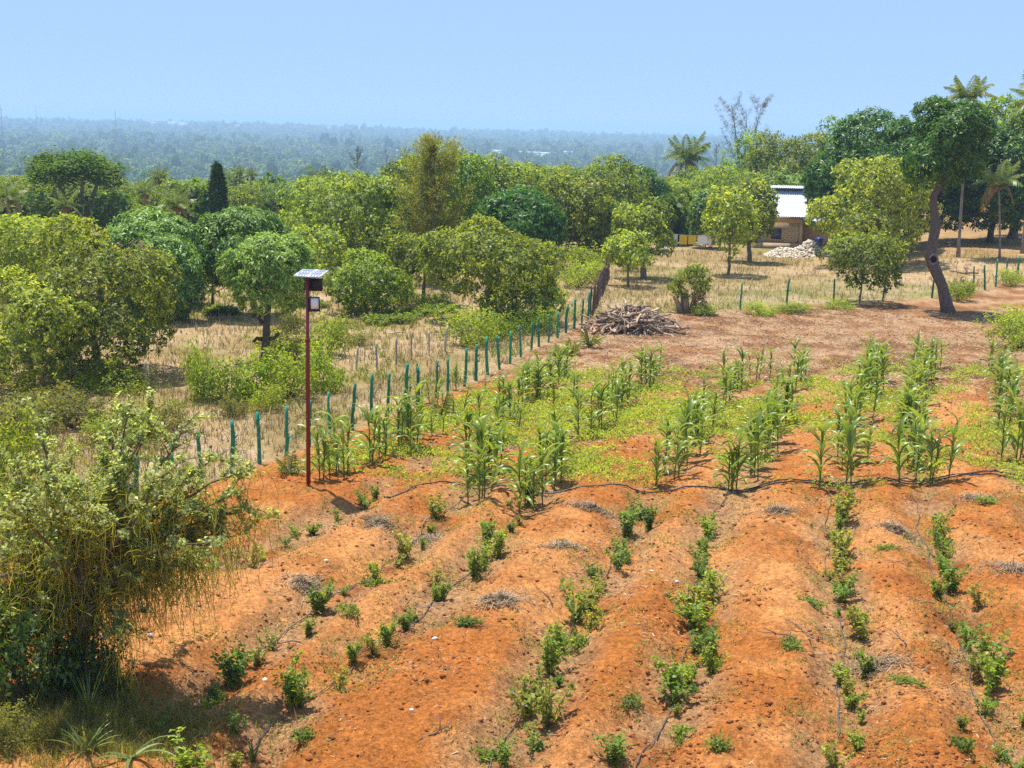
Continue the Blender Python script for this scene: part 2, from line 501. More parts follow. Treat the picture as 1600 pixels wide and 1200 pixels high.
az_f = np.linspace(-math.radians(27), math.radians(27), 470)
az_c = np.linspace(math.radians(27), 2 * math.pi - math.radians(27), 56)[1:-1]
az = np.concatenate([az_f, az_c])
rr = [4.0, 8.0, 12.0, 15.0]
r_ = 17.0
while r_ < 14000:
    rr.append(r_)
    r_ *= 1.0037 if r_ < 62 else (1.010 if r_ < 140 else 1.035)
rr.append(14000.0)
rr = np.array(rr)
GX = (rr[:, None] * np.sin(az)[None]).ravel(); GY = (rr[:, None] * np.cos(az)[None]).ravel()
GZ = terrain(GX, GY)
nearm = (np.hypot(GX, GY) < 80) & (GY > 5) & (np.abs(GX) < 40)
GZ[nearm] += relief(GX[nearm], GY[nearm])
coast = 7600 + 500 * np.sin(GX / 900.0)
GZ = np.where(np.hypot(GX, GY) > coast, np.minimum(GZ, -58.0), GZ)
GC = np.empty((len(GX), 3))
GC[:] = (0.055, 0.07, 0.022)
m_ = (np.hypot(GX, GY) < 400) & (GY > -30)
GC[m_] = ground_colour(GX[m_], GY[m_])
na = len(az); nr = len(rr)
i0 = (np.arange(nr - 1)[:, None] * na + np.arange(na)[None]); i1 = (np.arange(nr - 1)[:, None] * na + (np.arange(na)[None] + 1) % na)
GQ = np.stack([i0, i1, i1 + na, i0 + na], -1).reshape(-1, 4)[:, ::-1]
gb = MB()
gb.add(np.concatenate([np.stack([GX, GY, GZ], 1), [[0, 0, float(GZ[0])]]]),
       [GQ, np.stack([np.full(na, len(GX)), (np.arange(na) + 1) % na, np.arange(na)], 1)[:, ::-1]],
       np.concatenate([GC, [GC[0]]]))
g = link("ground", gb.mesh("ground", M_GROUND, smooth=True)); g["kind"] = "structure"

sm = MB()
a_ = np.linspace(-0.7, 0.7, 60); rs = np.array([6800, 8000, 9500, 11500, 13900.0])
sv = np.stack([(rs[:, None] * np.sin(a_)).ravel(), (rs[:, None] * np.cos(a_)).ravel(), np.full(300, -54.5)], 1)
i0 = (np.arange(4)[:, None] * 60 + np.arange(59)[None]).ravel()
sm.add(sv, np.stack([i0, i0 + 60, i0 + 61, i0 + 1], 1)[:, ::-1], (0.1, 0.2, 0.3))
M_SEA = plain("sea_water", (0.03, 0.10, 0.16), 0.25, spec=0.5, noise=0.1, scale=0.01)
s_ = link("sea", sm.mesh("sea", M_SEA)); s_["kind"] = "structure"

# ------------------------------------------------------------------ tree generators
SPEC = {
    "cashew": dict(A=(0.065, 0.105, 0.014), B=(0.42, 0.47, 0.075), L=0.21, W=0.105, k=9, droop=0.05, spread=0.9, mat=M_LEAF, jit=0.07, bark=(0.17, 0.13, 0.10)),
    "olive": dict(A=(0.06, 0.10, 0.014), B=(0.33, 0.39, 0.06), L=0.2, W=0.1, k=9, droop=0.1, spread=0.9, mat=M_LEAF, jit=0.09, bark=(0.15, 0.12, 0.09)),
    "mango": dict(A=(0.028, 0.095, 0.012), B=(0.36, 0.50, 0.09), L=0.25, W=0.075, k=12, droop=0.5, spread=0.8, mat=M_GLOSS, jit=0.06, bark=(0.10, 0.08, 0.06)),
    "dark": dict(A=(0.02, 0.065, 0.009), B=(0.13, 0.24, 0.022), L=0.25, W=0.08, k=12, droop=0.45, spread=0.8, mat=M_GLOSS, jit=0.07, bark=(0.08, 0.065, 0.05)),
    "yellow": dict(A=(0.13, 0.19, 0.02), B=(0.46, 0.52, 0.07), L=0.2, W=0.09, k=9, droop=0.15, spread=0.9, mat=M_SOFT, jit=0.08, bark=(0.16, 0.13, 0.09)),
    "green": dict(A=(0.065, 0.13, 0.014), B=(0.36, 0.46, 0.06), L=0.2, W=0.1, k=9, droop=0.1, spread=0.9, mat=M_LEAF, jit=0.08, bark=(0.16, 0.13, 0.10)),
}


def crown_points(w, h, n, r, style, core=0.25):
    """cluster centres and outward axes for a lobed crown, box w x w x h centred on the origin"""
    lob = [(np.zeros(3), np.array([0.64, 0.64, 0.66]) if style != "round" else np.array([0.9, 0.9, 0.9]))]
    nl = 11 if style != "round" else 20
    for i in range(nl):
        a = i * 2.4 + r.uniform(-0.5, 0.5)
        zz = r.uniform(-0.55, 0.85)
        q = math.sqrt(max(0.05, 1 - zz * zz))
        rad = (0.62 if style != "round" else 0.74) * q * r.uniform(0.85, 1.1)
        s = r.uniform(0.26, 0.44) if style != "round" else r.uniform(0.2, 0.34)
        lob.append((np.array([rad * math.cos(a), rad * math.sin(a), zz * (0.66 if style != "round" else 0.7)]), np.array([s, s, s * 0.85])))
    area = np.array([(l[1] ** 2).mean() for l in lob]); area[0] *= 0.8
    P = []; N = []
    got = 0
    while got < n:
        li = r.choice(len(lob), size=n * 2, p=area / area.sum())
        c = np.array([lob[i][0] for i in li]); s = np.array([lob[i][1] for i in li])
        d = nrm(r.normal(size=(n * 2, 3)) + np.array([0, 0, 0.25]))
        inner = r.random(n * 2) < core
        q = np.where(inner, r.uniform(0.45, 0.85, n * 2), r.uniform(0.86, 1.03, n * 2))[:, None]
        p = c + d * s * q
        ok = np.ones(len(p), bool)
        for lc, ls in lob:
            ok &= (((p - lc) / ls) ** 2).sum(1) > np.where(inner, 0.12, 0.62)
        ok &= p[:, 2] > -0.78
        P.append(p[ok]); N.append(nrm(d[ok] / s[ok] * 0.3 + nrm(p[ok]) * 0.6 + np.array([0, 0, 0.25])))
        got += ok.sum()
    P = np.concatenate(P)[:n]; N = np.concatenate(N)[:n]
    lo, hi = np.percentile(P, 1, axis=0), np.percentile(P, 99, axis=0)
    P = (P - (lo + hi) / 2) / (hi - lo) * np.array([w, w, h])
    lobes = [((l[0] - (lo + hi) / 2) / (hi - lo) * np.array([w, w, h])) for l in lob[1:]]
    return P, N, lobes


def make_tree(h, w, cb, sp, seed, n_leaf=9000, style="lobed", off=(0.0, 0.0), trunk_r=None, leaf_scale=1.0, stems=1, path=None, core=0.17, bark=None, lit=0.0):
    """-> trunk mesh, crown mesh. h total height, w crown width, cb height where the crown begins"""
    r = np.random.default_rng(seed)
    s = SPEC[sp]
    k = s["k"]
    P, N, lobes = crown_points(w, h - cb, max(30, n_leaf // k), r, style, core)
    cz = (h + cb) / 2
    ctr = np.array([off[0], off[1], cz])
    P = P + ctr
    V, Q, ci = leaves(P, N, k, s["L"] * leaf_scale, s["W"] * leaf_scale, s["droop"], s["spread"], s["jit"] * leaf_scale, r=r)
    cb_ = MB(); cb_.add(V, Q, leafcol(ci, s["A"], s["B"], r, mid=0.42 + lit))
    tr = trunk_r or max(0.06, 0.028 * h)
    tb = MB()
    bc = np.array(bark if bark is not None else s["bark"])
    top = ctr + np.array([0, 0, -0.12 * (h - cb)])
    for st in range(stems):
        if path is not None:
            pts = np.asarray(path, float)
            rad = np.linspace(tr, tr * 0.5, len(pts))
        else:
            b0 = np.array([0, 0, -0.25]) + (np.array([math.cos(st * 2.1), math.sin(st * 2.1), 0]) * tr * 0.9 if stems > 1 else 0)
            e = top + (np.array([math.cos(st * 2.1), math.sin(st * 2.1), 0]) * w * 0.18 if stems > 1 else 0)
            tt = np.linspace(0, 1, 9)[:, None]
            pts = b0 + (e - b0) * tt + r.normal(size=(9, 3)) * np.array([0.05, 0.05, 0]) * h * 0.12 * np.sin(tt * math.pi)
            rad = tr * (1.25 - 0.75 * np.linspace(0, 1, 9)) / (stems ** 0.4)
            rad[0] *= 1.25
        V, fs = tube(pts, rad, 8); tb.add(V, fs, bc)
    fork = pts[-3] if path is None else pts[-2]
    for lb in lobes:
        e = lb * 0.85 + ctr
        tt = np.linspace(0, 1, 6)[:, None]
        q = fork + (e - fork) * tt + np.array([0, 0, 1.0]) * np.sin(tt * math.pi) * 0.06 * w + r.normal(size=(6, 3)) * 0.02 * w * np.sin(tt * math.pi)
        V, fs = tube(q, np.linspace(tr * 0.42, tr * 0.1, 6), 5); tb.add(V, fs, bc)
        for j in range(3):
            e2 = e * 0.9 + (ctr * 0.1) + np.clip(r.normal(size=3), -1.2, 1.2) * 0.07 * w
            V, fs = tube(np.array([q[3] * 0.5 + q[4] * 0.5, (q[4] + e2) / 2 + r.normal(size=3) * 0.03 * w, e2]), [tr * 0.16, tr * 0.11, tr * 0.05], 4); tb.add(V, fs, bc)
    return tb.mesh("trunk", M_BARK, True), cb_.mesh("crown", s["mat"])


def put_tree(name, meshes, p, label, cat, group=None, rot=0.0, scale=1.0):
    e = link(name, None, loc=tuple(p), rot=(0, 0, rot), scale=scale)
    e.empty_display_size = 0.3
    link("trunk", meshes[0], e); link("crown", meshes[1], e)
    return tag(e, label, cat, group)


def tree_px(name, sp, px, base_y, top_y, crown_y, left, right, label, cat="tree", seed=1, style="lobed", n_leaf=None, group=None, scale=1.0, **kw):
    """a tree built for its own spot: base from the ground it stands on, size from the photo at that distance"""
    p = ground(px, base_y); s = scale_at(p)
    h = (base_y - top_y) / s; w = (right - left) / s * 0.97; cb = max(0.05 * h, (base_y - crown_y) / s)
    off = (((left + right) / 2 - px) / s, 0)
    dens = {"cashew": 112, "olive": 112, "mango": 320, "dark": 280, "yellow": 150, "green": 150}[sp]
    area = math.pi * w * (0.5 * w + 0.75 * (h - cb))
    ls = kw.pop("leaf_scale", 1.0) * min(1.7, max(0.75, 34.0 / s))
    if n_leaf is None:
        n_leaf = int(min(26000, max(1500, area * dens / ls ** 2)))
    p[2] = float(height(p[0], p[1])) if p[1] < 80 else p[2]
    return put_tree(name, make_tree(h, w, cb, sp, seed, n_leaf, style, off, leaf_scale=ls, **kw), p, label, cat, group, scale=scale)
# ------------------------------------------------------------------ trees one can tell apart in the photo
T = tree_px
LEFTP = "trees of the left pasture"
T("cashew_tree", "cashew", 52, 612, 432, 596, -45, 142, "yellow green cashew tree cut by the left edge, in front", seed=21, style="lobed", lit=0.08, group=LEFTP)
T("cashew_tree", "cashew", 150, 586, 352, 566, 20, 276, "largest wide cashew tree at left with branches hanging to the pasture", seed=22, group=LEFTP)
T("cashew_tree", "yellow", 40, 470, 343, 462, -60, 140, "bright yellow green crown behind the large left cashew", seed=23, group=LEFTP)
T("mango_tree", "mango", 240, 478, 334, 462, 163, 318, "domed mango tree with light tips above the drooping one", seed=24, style="round", lit=0.24, group=LEFTP)
t5 = T("mango_tree", "mango", 268, 503, 374, 492, 212, 319, "dark mango tree drooping to the dry grass beside large cashew", seed=25, style="round", group=LEFTP)
T("mango_tree", "mango", 402, 496, 330, 440, 312, 448, "mango tree with domed crown behind the stubby trunked mango", seed=26, style="round", group=LEFTP)
T("small_tree", "yellow", 332, 480, 400, 452, 306, 362, "small light green tree with thin dark trunk between mangos", seed=27, group=LEFTP)
t6 = T("mango_tree", "mango", 413, 566, 369, 478, 353, 491, "round mango tree on a trunk with sawn branch stubs", seed=28, style="round", lit=0.2, trunk_r=0.17, group=LEFTP)
T("bushy_tree", "green", 577, 489, 398, 478, 513, 642, "low round many stemmed tree right of the solar lamp", seed=29, stems=4, trunk_r=0.16, group=LEFTP)
T("cashew_tree", "cashew", 660, 476, 368, 440, 612, 716, "cashew with dark trunk left of the spreading fence side cashew", seed=30, group=LEFTP)
T("cashew_tree", "cashew", 762, 505, 350, 462, 655, 868, "broad spreading cashew beside the green post fence", seed=31, lit=0.1, trunk_r=0.15, group=LEFTP)
T("cashew_tree", "cashew", 812, 508, 448, 500, 750, 876, "low leafy cashew sapling under the spreading one, touching the fence", seed=32, leaf_scale=1.05, group=LEFTP)
T("mango_tree", "dark", 812, 422, 300, 408, 746, 876, "very dark round mango behind the spreading cashew", seed=33, style="round", group=LEFTP)
T("cashew_tree", "olive", 545, 413, 276, 398, 425, 650, "widest olive green cashew behind the bushy round tree", seed=34)
T("cashew_tree", "olive", 620, 408, 262, 396, 560, 690, "olive green cashew directly left of the feathery casuarina", seed=35)
T("cashew_tree", "cashew", 490, 440, 358, 425, 440, 540, "yellowish low cashew just above the solar panel", seed=36)
T("leafy_tree", "green", 690, 395, 240, 380, 625, 765, "taller bright green tree behind the feathery casuarina", seed=37)
T("cashew_tree", "olive", 800, 390, 252, 375, 738, 880, "olive crown above the very dark mango", seed=38)
T("cashew_tree", "cashew", 880, 404, 280, 385, 835, 955, "cashew right of the very dark mango", seed=39)
T("cashew_tree", "cashew", 938, 402, 312, 378, 875, 1000, "cashew on a thin trunk beyond the brown post fence", seed=40)
T("cashew_tree", "olive", 930, 372, 250, 360, 850, 1012, "pale olive crown left of the tall lone palm", seed=41)
T("mango_tree", "dark", 1003, 362, 266, 350, 966, 1040, "small dark round mango left of the lone palm", seed=42, style="round")
T("bushy_tree", "yellow", 1052, 358, 288, 345, 1030, 1078, "small bright yellow green tree under the lone palm", seed=43)
T("mango_tree", "mango", 1092, 352, 282, 340, 1062, 1125, "small mango tree right of the lone palm trunk", seed=44, style="round")
T("mango_tree", "mango", 1110, 388, 302, 372, 1078, 1136, "green mango behind the washing line", seed=45, style="round")
T("cashew_tree", "cashew", 1006, 436, 316, 398, 952, 1050, "cashew with thick pale sawn trunk left of the washing", seed=46, trunk_r=0.2)
T("small_tree", "cashew", 982, 448, 366, 418, 944, 1014, "thin young tree standing beside the brown post fence", seed=47, trunk_r=0.07, lit=0.1)
T("cashew_tree", "cashew", 1138, 430, 300, 392, 1098, 1178, "slim cashew with dark straight trunk right of washing", seed=48, trunk_r=0.1, lit=0.08)
T("cashew_tree", "cashew", 1172, 410, 290, 376, 1128, 1205, "open cashew whose branch reaches across the tin roof", seed=49, lit=0.08, n_leaf=5200)
T("leafy_tree", "olive", 1235, 352, 214, 335, 1165, 1305, "rounded olive tree behind the tin roofed house", seed=50)
T("mango_tree", "dark", 1350, 396, 184, 372, 1258, 1440, "big dark dome shaped mango right of the house", seed=51, style="round")
T("cashew_tree", "cashew", 1398, 414, 254, 400, 1262, 1454, "large bright yellow green cashew in front of dark mango", seed=52, trunk_r=0.22, lit=0.1)
T("small_tree", "cashew", 1342, 474, 368, 446, 1288, 1402, "young cashew with thin pale trunk at the far fence", seed=53, trunk_r=0.06)
T("mango_tree", "dark", 1546, 378, 210, 350, 1480, 1620, "dark dense tree with short black trunk at right", seed=54, style="round")
T("leafy_tree", "green", 1580, 372, 158, 330, 1520, 1680, "broad bright green tree at the right edge", seed=55)
T("mango_tree", "dark", 1455, 380, 210, 352, 1405, 1520, "dark tree standing behind the leaning trunk", seed=56, style="round")
T("small_tree", "cashew", 1600, 382, 245, 345, 1560, 1650, "yellow green tree right of the short leaning palm", seed=57)

# the leaning old tree inside the far fence
p = on_ground(1480, 488); s_l = scale_at(p)


def lp(px, py, dy=0.0):
    return np.array([(px - 1480) / s_l, dy, (488 - py) / s_l])


path = np.array([lp(1484, 495), lp(1478, 478), lp(1469, 448), lp(1454, 418), lp(1446, 398), lp(1449, 375), lp(1452, 352), lp(1447, 330), lp(1443, 310), lp(1453, 290), lp(1464, 272), lp(1472, 255)])
hh = (488 - 164) / s_l
tm, cm = make_tree(hh, 120 / s_l, (488 - 285) / s_l, "dark", 61, 12500, "lobed", off=((1464 - 1480) / s_l, 0.3), trunk_r=0.28, path=path, leaf_scale=1.25, bark=(0.15, 0.105, 0.085))
rr_ = np.array([0.62, 0.48, 0.40, 0.40, 0.46, 0.36, 0.37, 0.27, 0.27, 0.25, 0.24, 0.2])
lt = put_tree("leaning_tree", (tm, cm), p, "old leaning tree with crooked bare trunk inside the far fence", "tree")
tb = MB(); V, fs = tube(path, rr_ * 0.8, 12)
V += (np.random.default_rng(3).normal(size=V.shape)) * 0.02
tb.add(V, fs, (0.13, 0.092, 0.075))
link("bark", tb.mesh("bark", M_BARK, True), lt)
kb = MB(); a = np.linspace(0, 2 * math.pi, 12)
kc = lp(1449, 405, -0.34)
V, fs = tube(np.stack([kc[0] + 0.24 * np.cos(a), np.full(12, kc[1]), kc[2] + 0.3 * np.sin(a)], 1), 0.07, 6)
kb.add(V, fs, (0.22, 0.18, 0.16))
link("knot_rim", kb.mesh("knot_rim", M_BARK, True), lt)
kb = MB(); V, fs = tube(np.array([kc + [0, 0.05, 0], kc + [0, -0.01, 0]]), [0.19, 0.19], 10); kb.add(V, fs, (0.012, 0.01, 0.009))
link("knot_hole", kb.mesh("knot_hole", M_BARK), lt)

# sawn stubs of the round mango
s6 = scale_at(np.array(t6.location))
for (x0, y0, x1, y1, x2, y2) in [(413, 530, 402, 528, 396, 534), (413, 530, 428, 528, 437, 519), (412, 505, 406, 497, 410, 483)]:
    q = np.array([[(x - 413) / s6, -0.02, (566 - y) / s6] for x, y in ((x0, y0), (x1, y1), (x2, y2))])
    sb = MB(); V, fs = tube(q, [0.11, 0.085, 0.06], 7); sb.add(V, fs, (0.08, 0.06, 0.05))
    link("branch_stub", sb.mesh("branch_stub", M_BARK, True), t6)


# pinkish new leaves on the drooping mango
q5 = np.random.default_rng(55); s5 = scale_at(np.array(t5.location)); n5 = 70
P5 = np.stack([(232 + q5.normal(size=n5) * 11 - 268) / s5, -1.15 + q5.normal(size=n5) * 0.25, (503 - 412 + q5.normal(size=n5) * 16) / s5], 1)
V, Q, ci = leaves(P5, np.tile(nrm(np.array([[-0.4, -0.7, 0.6]])), (n5, 1)), 8, 0.22, 0.06, 0.5, 0.8, 0.06, r=q5)
nb5 = MB(); nb5.add(V, Q, leafcol(ci, (0.22, 0.10, 0.05), (0.42, 0.22, 0.13), q5))
link("new_leaves", nb5.mesh("new_leaves", M_LEAF), t5)["label"] = "pinkish young leaves on one side"

# ------------------------------------------------------------------ palms
def frond_mesh(L, droop, seed, col=(0.10, 0.165, 0.025), col2=(0.25, 0.29, 0.07), n=26, lw=0.05):
    r = np.random.default_rng(seed)
    b = MB()
    t = np.linspace(0, 1, n)
    P = np.stack([L * (t - 0.12 * droop * t ** 2), np.zeros(n), L * (0.34 * t * (1 - 0.3 * droop) - droop * 0.62 * t ** 2.1)], 1)
    V, fs = tube(P, np.linspace(0.045, 0.008, n), 4); b.add(V, fs, (0.2, 0.2, 0.07))
    T_ = nrm(np.gradient(P, axis=0))
    vs = []; cs = []
    for sgn in (-1, 1):
        for q in range(2):
            i = np.arange(2, n); m = len(i)
            base = P[i] + T_[i] * r.uniform(-0.5, 0.5, (m, 1)) * L / n
            ll = L * 0.30 * np.sin(np.clip(t[i] * 0.86 + 0.14, 0, 1) * math.pi) ** 0.7 * r.uniform(0.75, 1.1, m)
            d = nrm(T_[i] * 0.55 + np.array([0, sgn * 1.0, 0]) + np.array([0, 0, -0.55]) * r.uniform(0.3, 1.3, (m, 1)))
            e = base + d * ll[:, None] + np.array([0, 0, -0.22]) * ll[:, None]
            md = base + d * ll[:, None] * 0.5
            w = T_[i] * lw * L / 3.0
            vs.append(np.stack([base - w * 0.5, md - w, e, md + w], 1)); cs.append(r.random((m, 1)))
    V = np.concatenate(vs); tt = np.concatenate(cs)
    cc = np.asarray(col) * (1 - tt) + np.asarray(col2) * tt
    b.add(V.reshape(-1, 3), np.arange(len(V) * 4).reshape(-1, 4), np.repeat(cc, 4, 0))
    return b.mesh("frond", M_GLOSS)


FRONDS = [[frond_mesh(3.2, d, 100 + i * 7 + j) for j in range(2)] for i, d in enumerate((0.15, 0.55, 1.0, 1.5))]
DRY = [frond_mesh(3.0, 1.7, 140 + j, (0.22, 0.11, 0.03), (0.34, 0.20, 0.07)) for j in range(2)]
FRONDS_FAR = [frond_mesh(3.2, d, 180 + i, n=12, lw=0.11) for i, d in enumerate((0.2, 0.6, 1.0, 1.5))]
NUT = MB(); a = np.arange(6)
th, ph = np.meshgrid(np.linspace(0.1, math.pi - 0.1, 5), np.arange(7) * 2 * math.pi / 7, indexing='ij')
Vn = np.stack([np.sin(th) * np.cos(ph), np.sin(th) * np.sin(ph), 1.25 * np.cos(th)], -1).reshape(-1, 3) * 0.13
i_, k_ = np.meshgrid(np.arange(4), np.arange(7), indexing='ij')
NUT.add(Vn, np.stack([i_ * 7 + k_, (i_ + 1) * 7 + k_, (i_ + 1) * 7 + (k_ + 1) % 7, i_ * 7 + (k_ + 1) % 7], -1).reshape(-1, 4), (0.22, 0.16, 0.04))
NUT = NUT.mesh("coconut", M_GLOSS, True)


def palm(p, h, spread, label, seed, lean=0.0, group="coconut palms", far=False, nf=20, dry=4, trunk_r=0.13, nuts=True):
    r = np.random.default_rng(seed)
    e = link("coconut_palm", None, loc=tuple(p)); e.empty_display_size = 0.3
    t = np.linspace(0, 1, 10)
    P = np.stack([lean * (t ** 1.6), 0.15 * np.sin(t * 3), -0.3 + (h + 0.3) * t], 1)
    b = MB(); rad = trunk_r * (1.0 - 0.35 * t); rad[0] *= 1.7
    V, fs = tube(P, rad, 8); b.add(V, fs, (0.24, 0.19, 0.16))
    link("trunk", b.mesh("trunk", M_BARK, True), e)
    top = P[-1]
    sc = spread / 3.2
    for i in range(nf):
        lev = (i + 0.5) / nf
        kind = min(3, int(lev * 4))
        el = math.radians(72 - 62 * lev + r.uniform(-6, 6))
        me = FRONDS_FAR[kind] if far else FRONDS[kind][i % 2]
        if not far and i >= nf - dry:
            me = DRY[i % 2]; el = math.radians(-18 + r.uniform(-10, 5))
        az_ = i * 2.399 + r.uniform(-0.25, 0.25)
        link("frond", me, e, loc=tuple(top), rot=(r.uniform(-0.3, 0.3), -el * 0.62, az_), scale=sc * r.uniform(0.85, 1.1))
    if nuts and not far:
        for i in range(6):
            a = i * 1.05
            link("coconut", NUT, e, loc=(top[0] + 0.26 * math.cos(a), top[1] + 0.26 * math.sin(a), top[2] - 0.25 - 0.1 * (i % 2)))
    return tag(e, label, "palm tree", group)


def palm_px(px, base_y, hub_y, spread_px, label, seed, hub_x=None, **kw):
    p = ground(px, base_y); s = scale_at(p)
    return palm(p, (base_y - hub_y) / s, spread_px / s, label, seed, lean=((hub_x if hub_x is not None else px) - px) / s, **kw)


palm_px(1066, 348, 250, 48, "lone tall coconut palm with brown lower fronds at centre right", 1, hub_x=1068, nf=22, dry=5)
palm_px(1497, 402, 158, 46, "tall coconut palm rising above the leaning tree", 2, hub_x=1492, nf=20, dry=2)
palm_px(1562, 403, 288, 46, "short young palm with thin bent trunk at right", 3, hub_x=1550, nf=15, dry=3, trunk_r=0.1)
palm_px(1597, 396, 166, 66, "big coconut palm at the right edge, fronds cut by frame", 4, hub_x=1608, nf=20, dry=2)
palm_px(1588, 372, 232, 46, "palm half hidden between the trees at the right edge", 5, hub_x=1590, nf=16, dry=2)
palm_px(17, 410, 310, 36, "coconut palm by the left edge above the cashews", 6, nf=18, dry=2)
palm_px(278, 420, 322, 38, "coconut palm with pale drooping fronds left of the columnar tree", 7, nf=18, dry=3)
palm_px(104, 380, 322, 30, "coconut palm under the flat topped tree", 8, nf=16, dry=2)
palm_px(228, 372, 302, 24, "smaller coconut palm right of the flat topped tree", 9, nf=16, dry=2)
palm_px(250, 352, 280, 24, "coconut palm standing tall between flat topped tree and columnar tree", 10, nf=16, dry=1)
palm_px(375, 352, 272, 18, "slim palm just right of the columnar tree", 11, nf=14, dry=1)
palm_px(392, 354, 276, 18, "second slim palm right of the columnar tree", 12, nf=14, dry=1)

# ------------------------------------------------------------------ columnar tree, flat topped tree, casuarinas


def column_tree(px, base_y, top_y, w_px, label):
    p = ground(px, base_y); s = scale_at(p); h = (base_y - top_y) / s; w = w_px / s
    r = np.random.default_rng(5); n = 1500
    z = r.uniform(0.03, 1, n) ** 0.9; a = r.uniform(0, 2 * math.pi, n)
    rad = w / 2 * np.minimum(1, 3.2 * (1 - z)) ** 0.8 * (0.75 + 0.25 * z) * r.uniform(0.75, 1.05, n)
    P = np.stack([rad * np.cos(a), rad * np.sin(a), z * h], 1)
    N = nrm(np.stack([np.cos(a), np.sin(a), np.full(n, -0.1)], 1))
    V, Q, ci = leaves(P, N, 6, 0.34, 0.11, 0.9, 0.3, 0.08, r=r)
    b = MB(); b.add(V, Q, leafcol(ci, (0.012, 0.045, 0.012), (0.06, 0.13, 0.02), r))
    tb_ = MB(); V, fs = tube(np.array([[0, 0, -0.3], [0, 0, h * 0.9]]), [0.12, 0.03], 7); tb_.add(V, fs, (0.1, 0.08, 0.06))
    put_tree("columnar_tree", (tb_.mesh("trunk", M_BARK, True), b.mesh("crown", M_GLOSS)), p, label, "tree")


column_tree(342, 392, 259, 26, "narrow dark green columnar tree standing like a spire at left")

p = ground(122, 372); s = scale_at(p); h = (372 - 240) / s; w = 142 / s
r = np.random.default_rng(8)
tb = MB(); cbm = MB()
for i in range(5):
    a = i * 1.257 + 0.3
    e = np.array([w * 0.26 * math.cos(a), w * 0.26 * math.sin(a), h * 0.72])
    tt = np.linspace(0, 1, 7)[:, None]
    q = np.array([0, 0, -0.3]) + (e - np.array([0, 0, -0.3])) * tt + np.array([0, 0, 1]) * 0.04 * h * np.sin(tt * 3)
    V, fs = tube(q, np.linspace(0.3, 0.12, 7), 7); tb.add(V, fs, (0.2, 0.17, 0.14))
    for j in range(4):
        e2 = e + np.array([r.normal() * w * 0.14, r.normal() * w * 0.14, h * r.uniform(0.08, 0.22)])
        V, fs = tube(np.array([e, (e + e2) / 2, e2]), [0.1, 0.07, 0.03], 5); tb.add(V, fs, (0.2, 0.17, 0.14))
n = 1250
a = r.uniform(0, 2 * math.pi, n); q = np.sqrt(r.uniform(0, 1, n))
zt = h * (0.97 - 0.16 * q ** 2 - 0.25 * r.random(n) ** 2) + 0.05 * h * np.sin(a * 3 + q * 6)
P = np.stack([w / 2 * q * np.cos(a), w / 2 * q * np.sin(a), zt], 1)
lowm = r.random(n) < 0.26
P[lowm, 2] = h * r.uniform(0.12, 0.5, lowm.sum())
V, Q, ci = leaves(P, np.tile([0, 0, 1.0], (n, 1)), 9, 0.36, 0.17, 0.15, 0.6, 0.3, r=r)
cbm.add(V, Q, leafcol(ci, (0.04, 0.09, 0.015), (0.17, 0.25, 0.04), r))
put_tree("flat_topped_tree", (tb.mesh("trunk", M_BARK, True), cbm.mesh("crown", M_SOFT)), p, "wide flat topped tree with several trunks at far left", "tree")


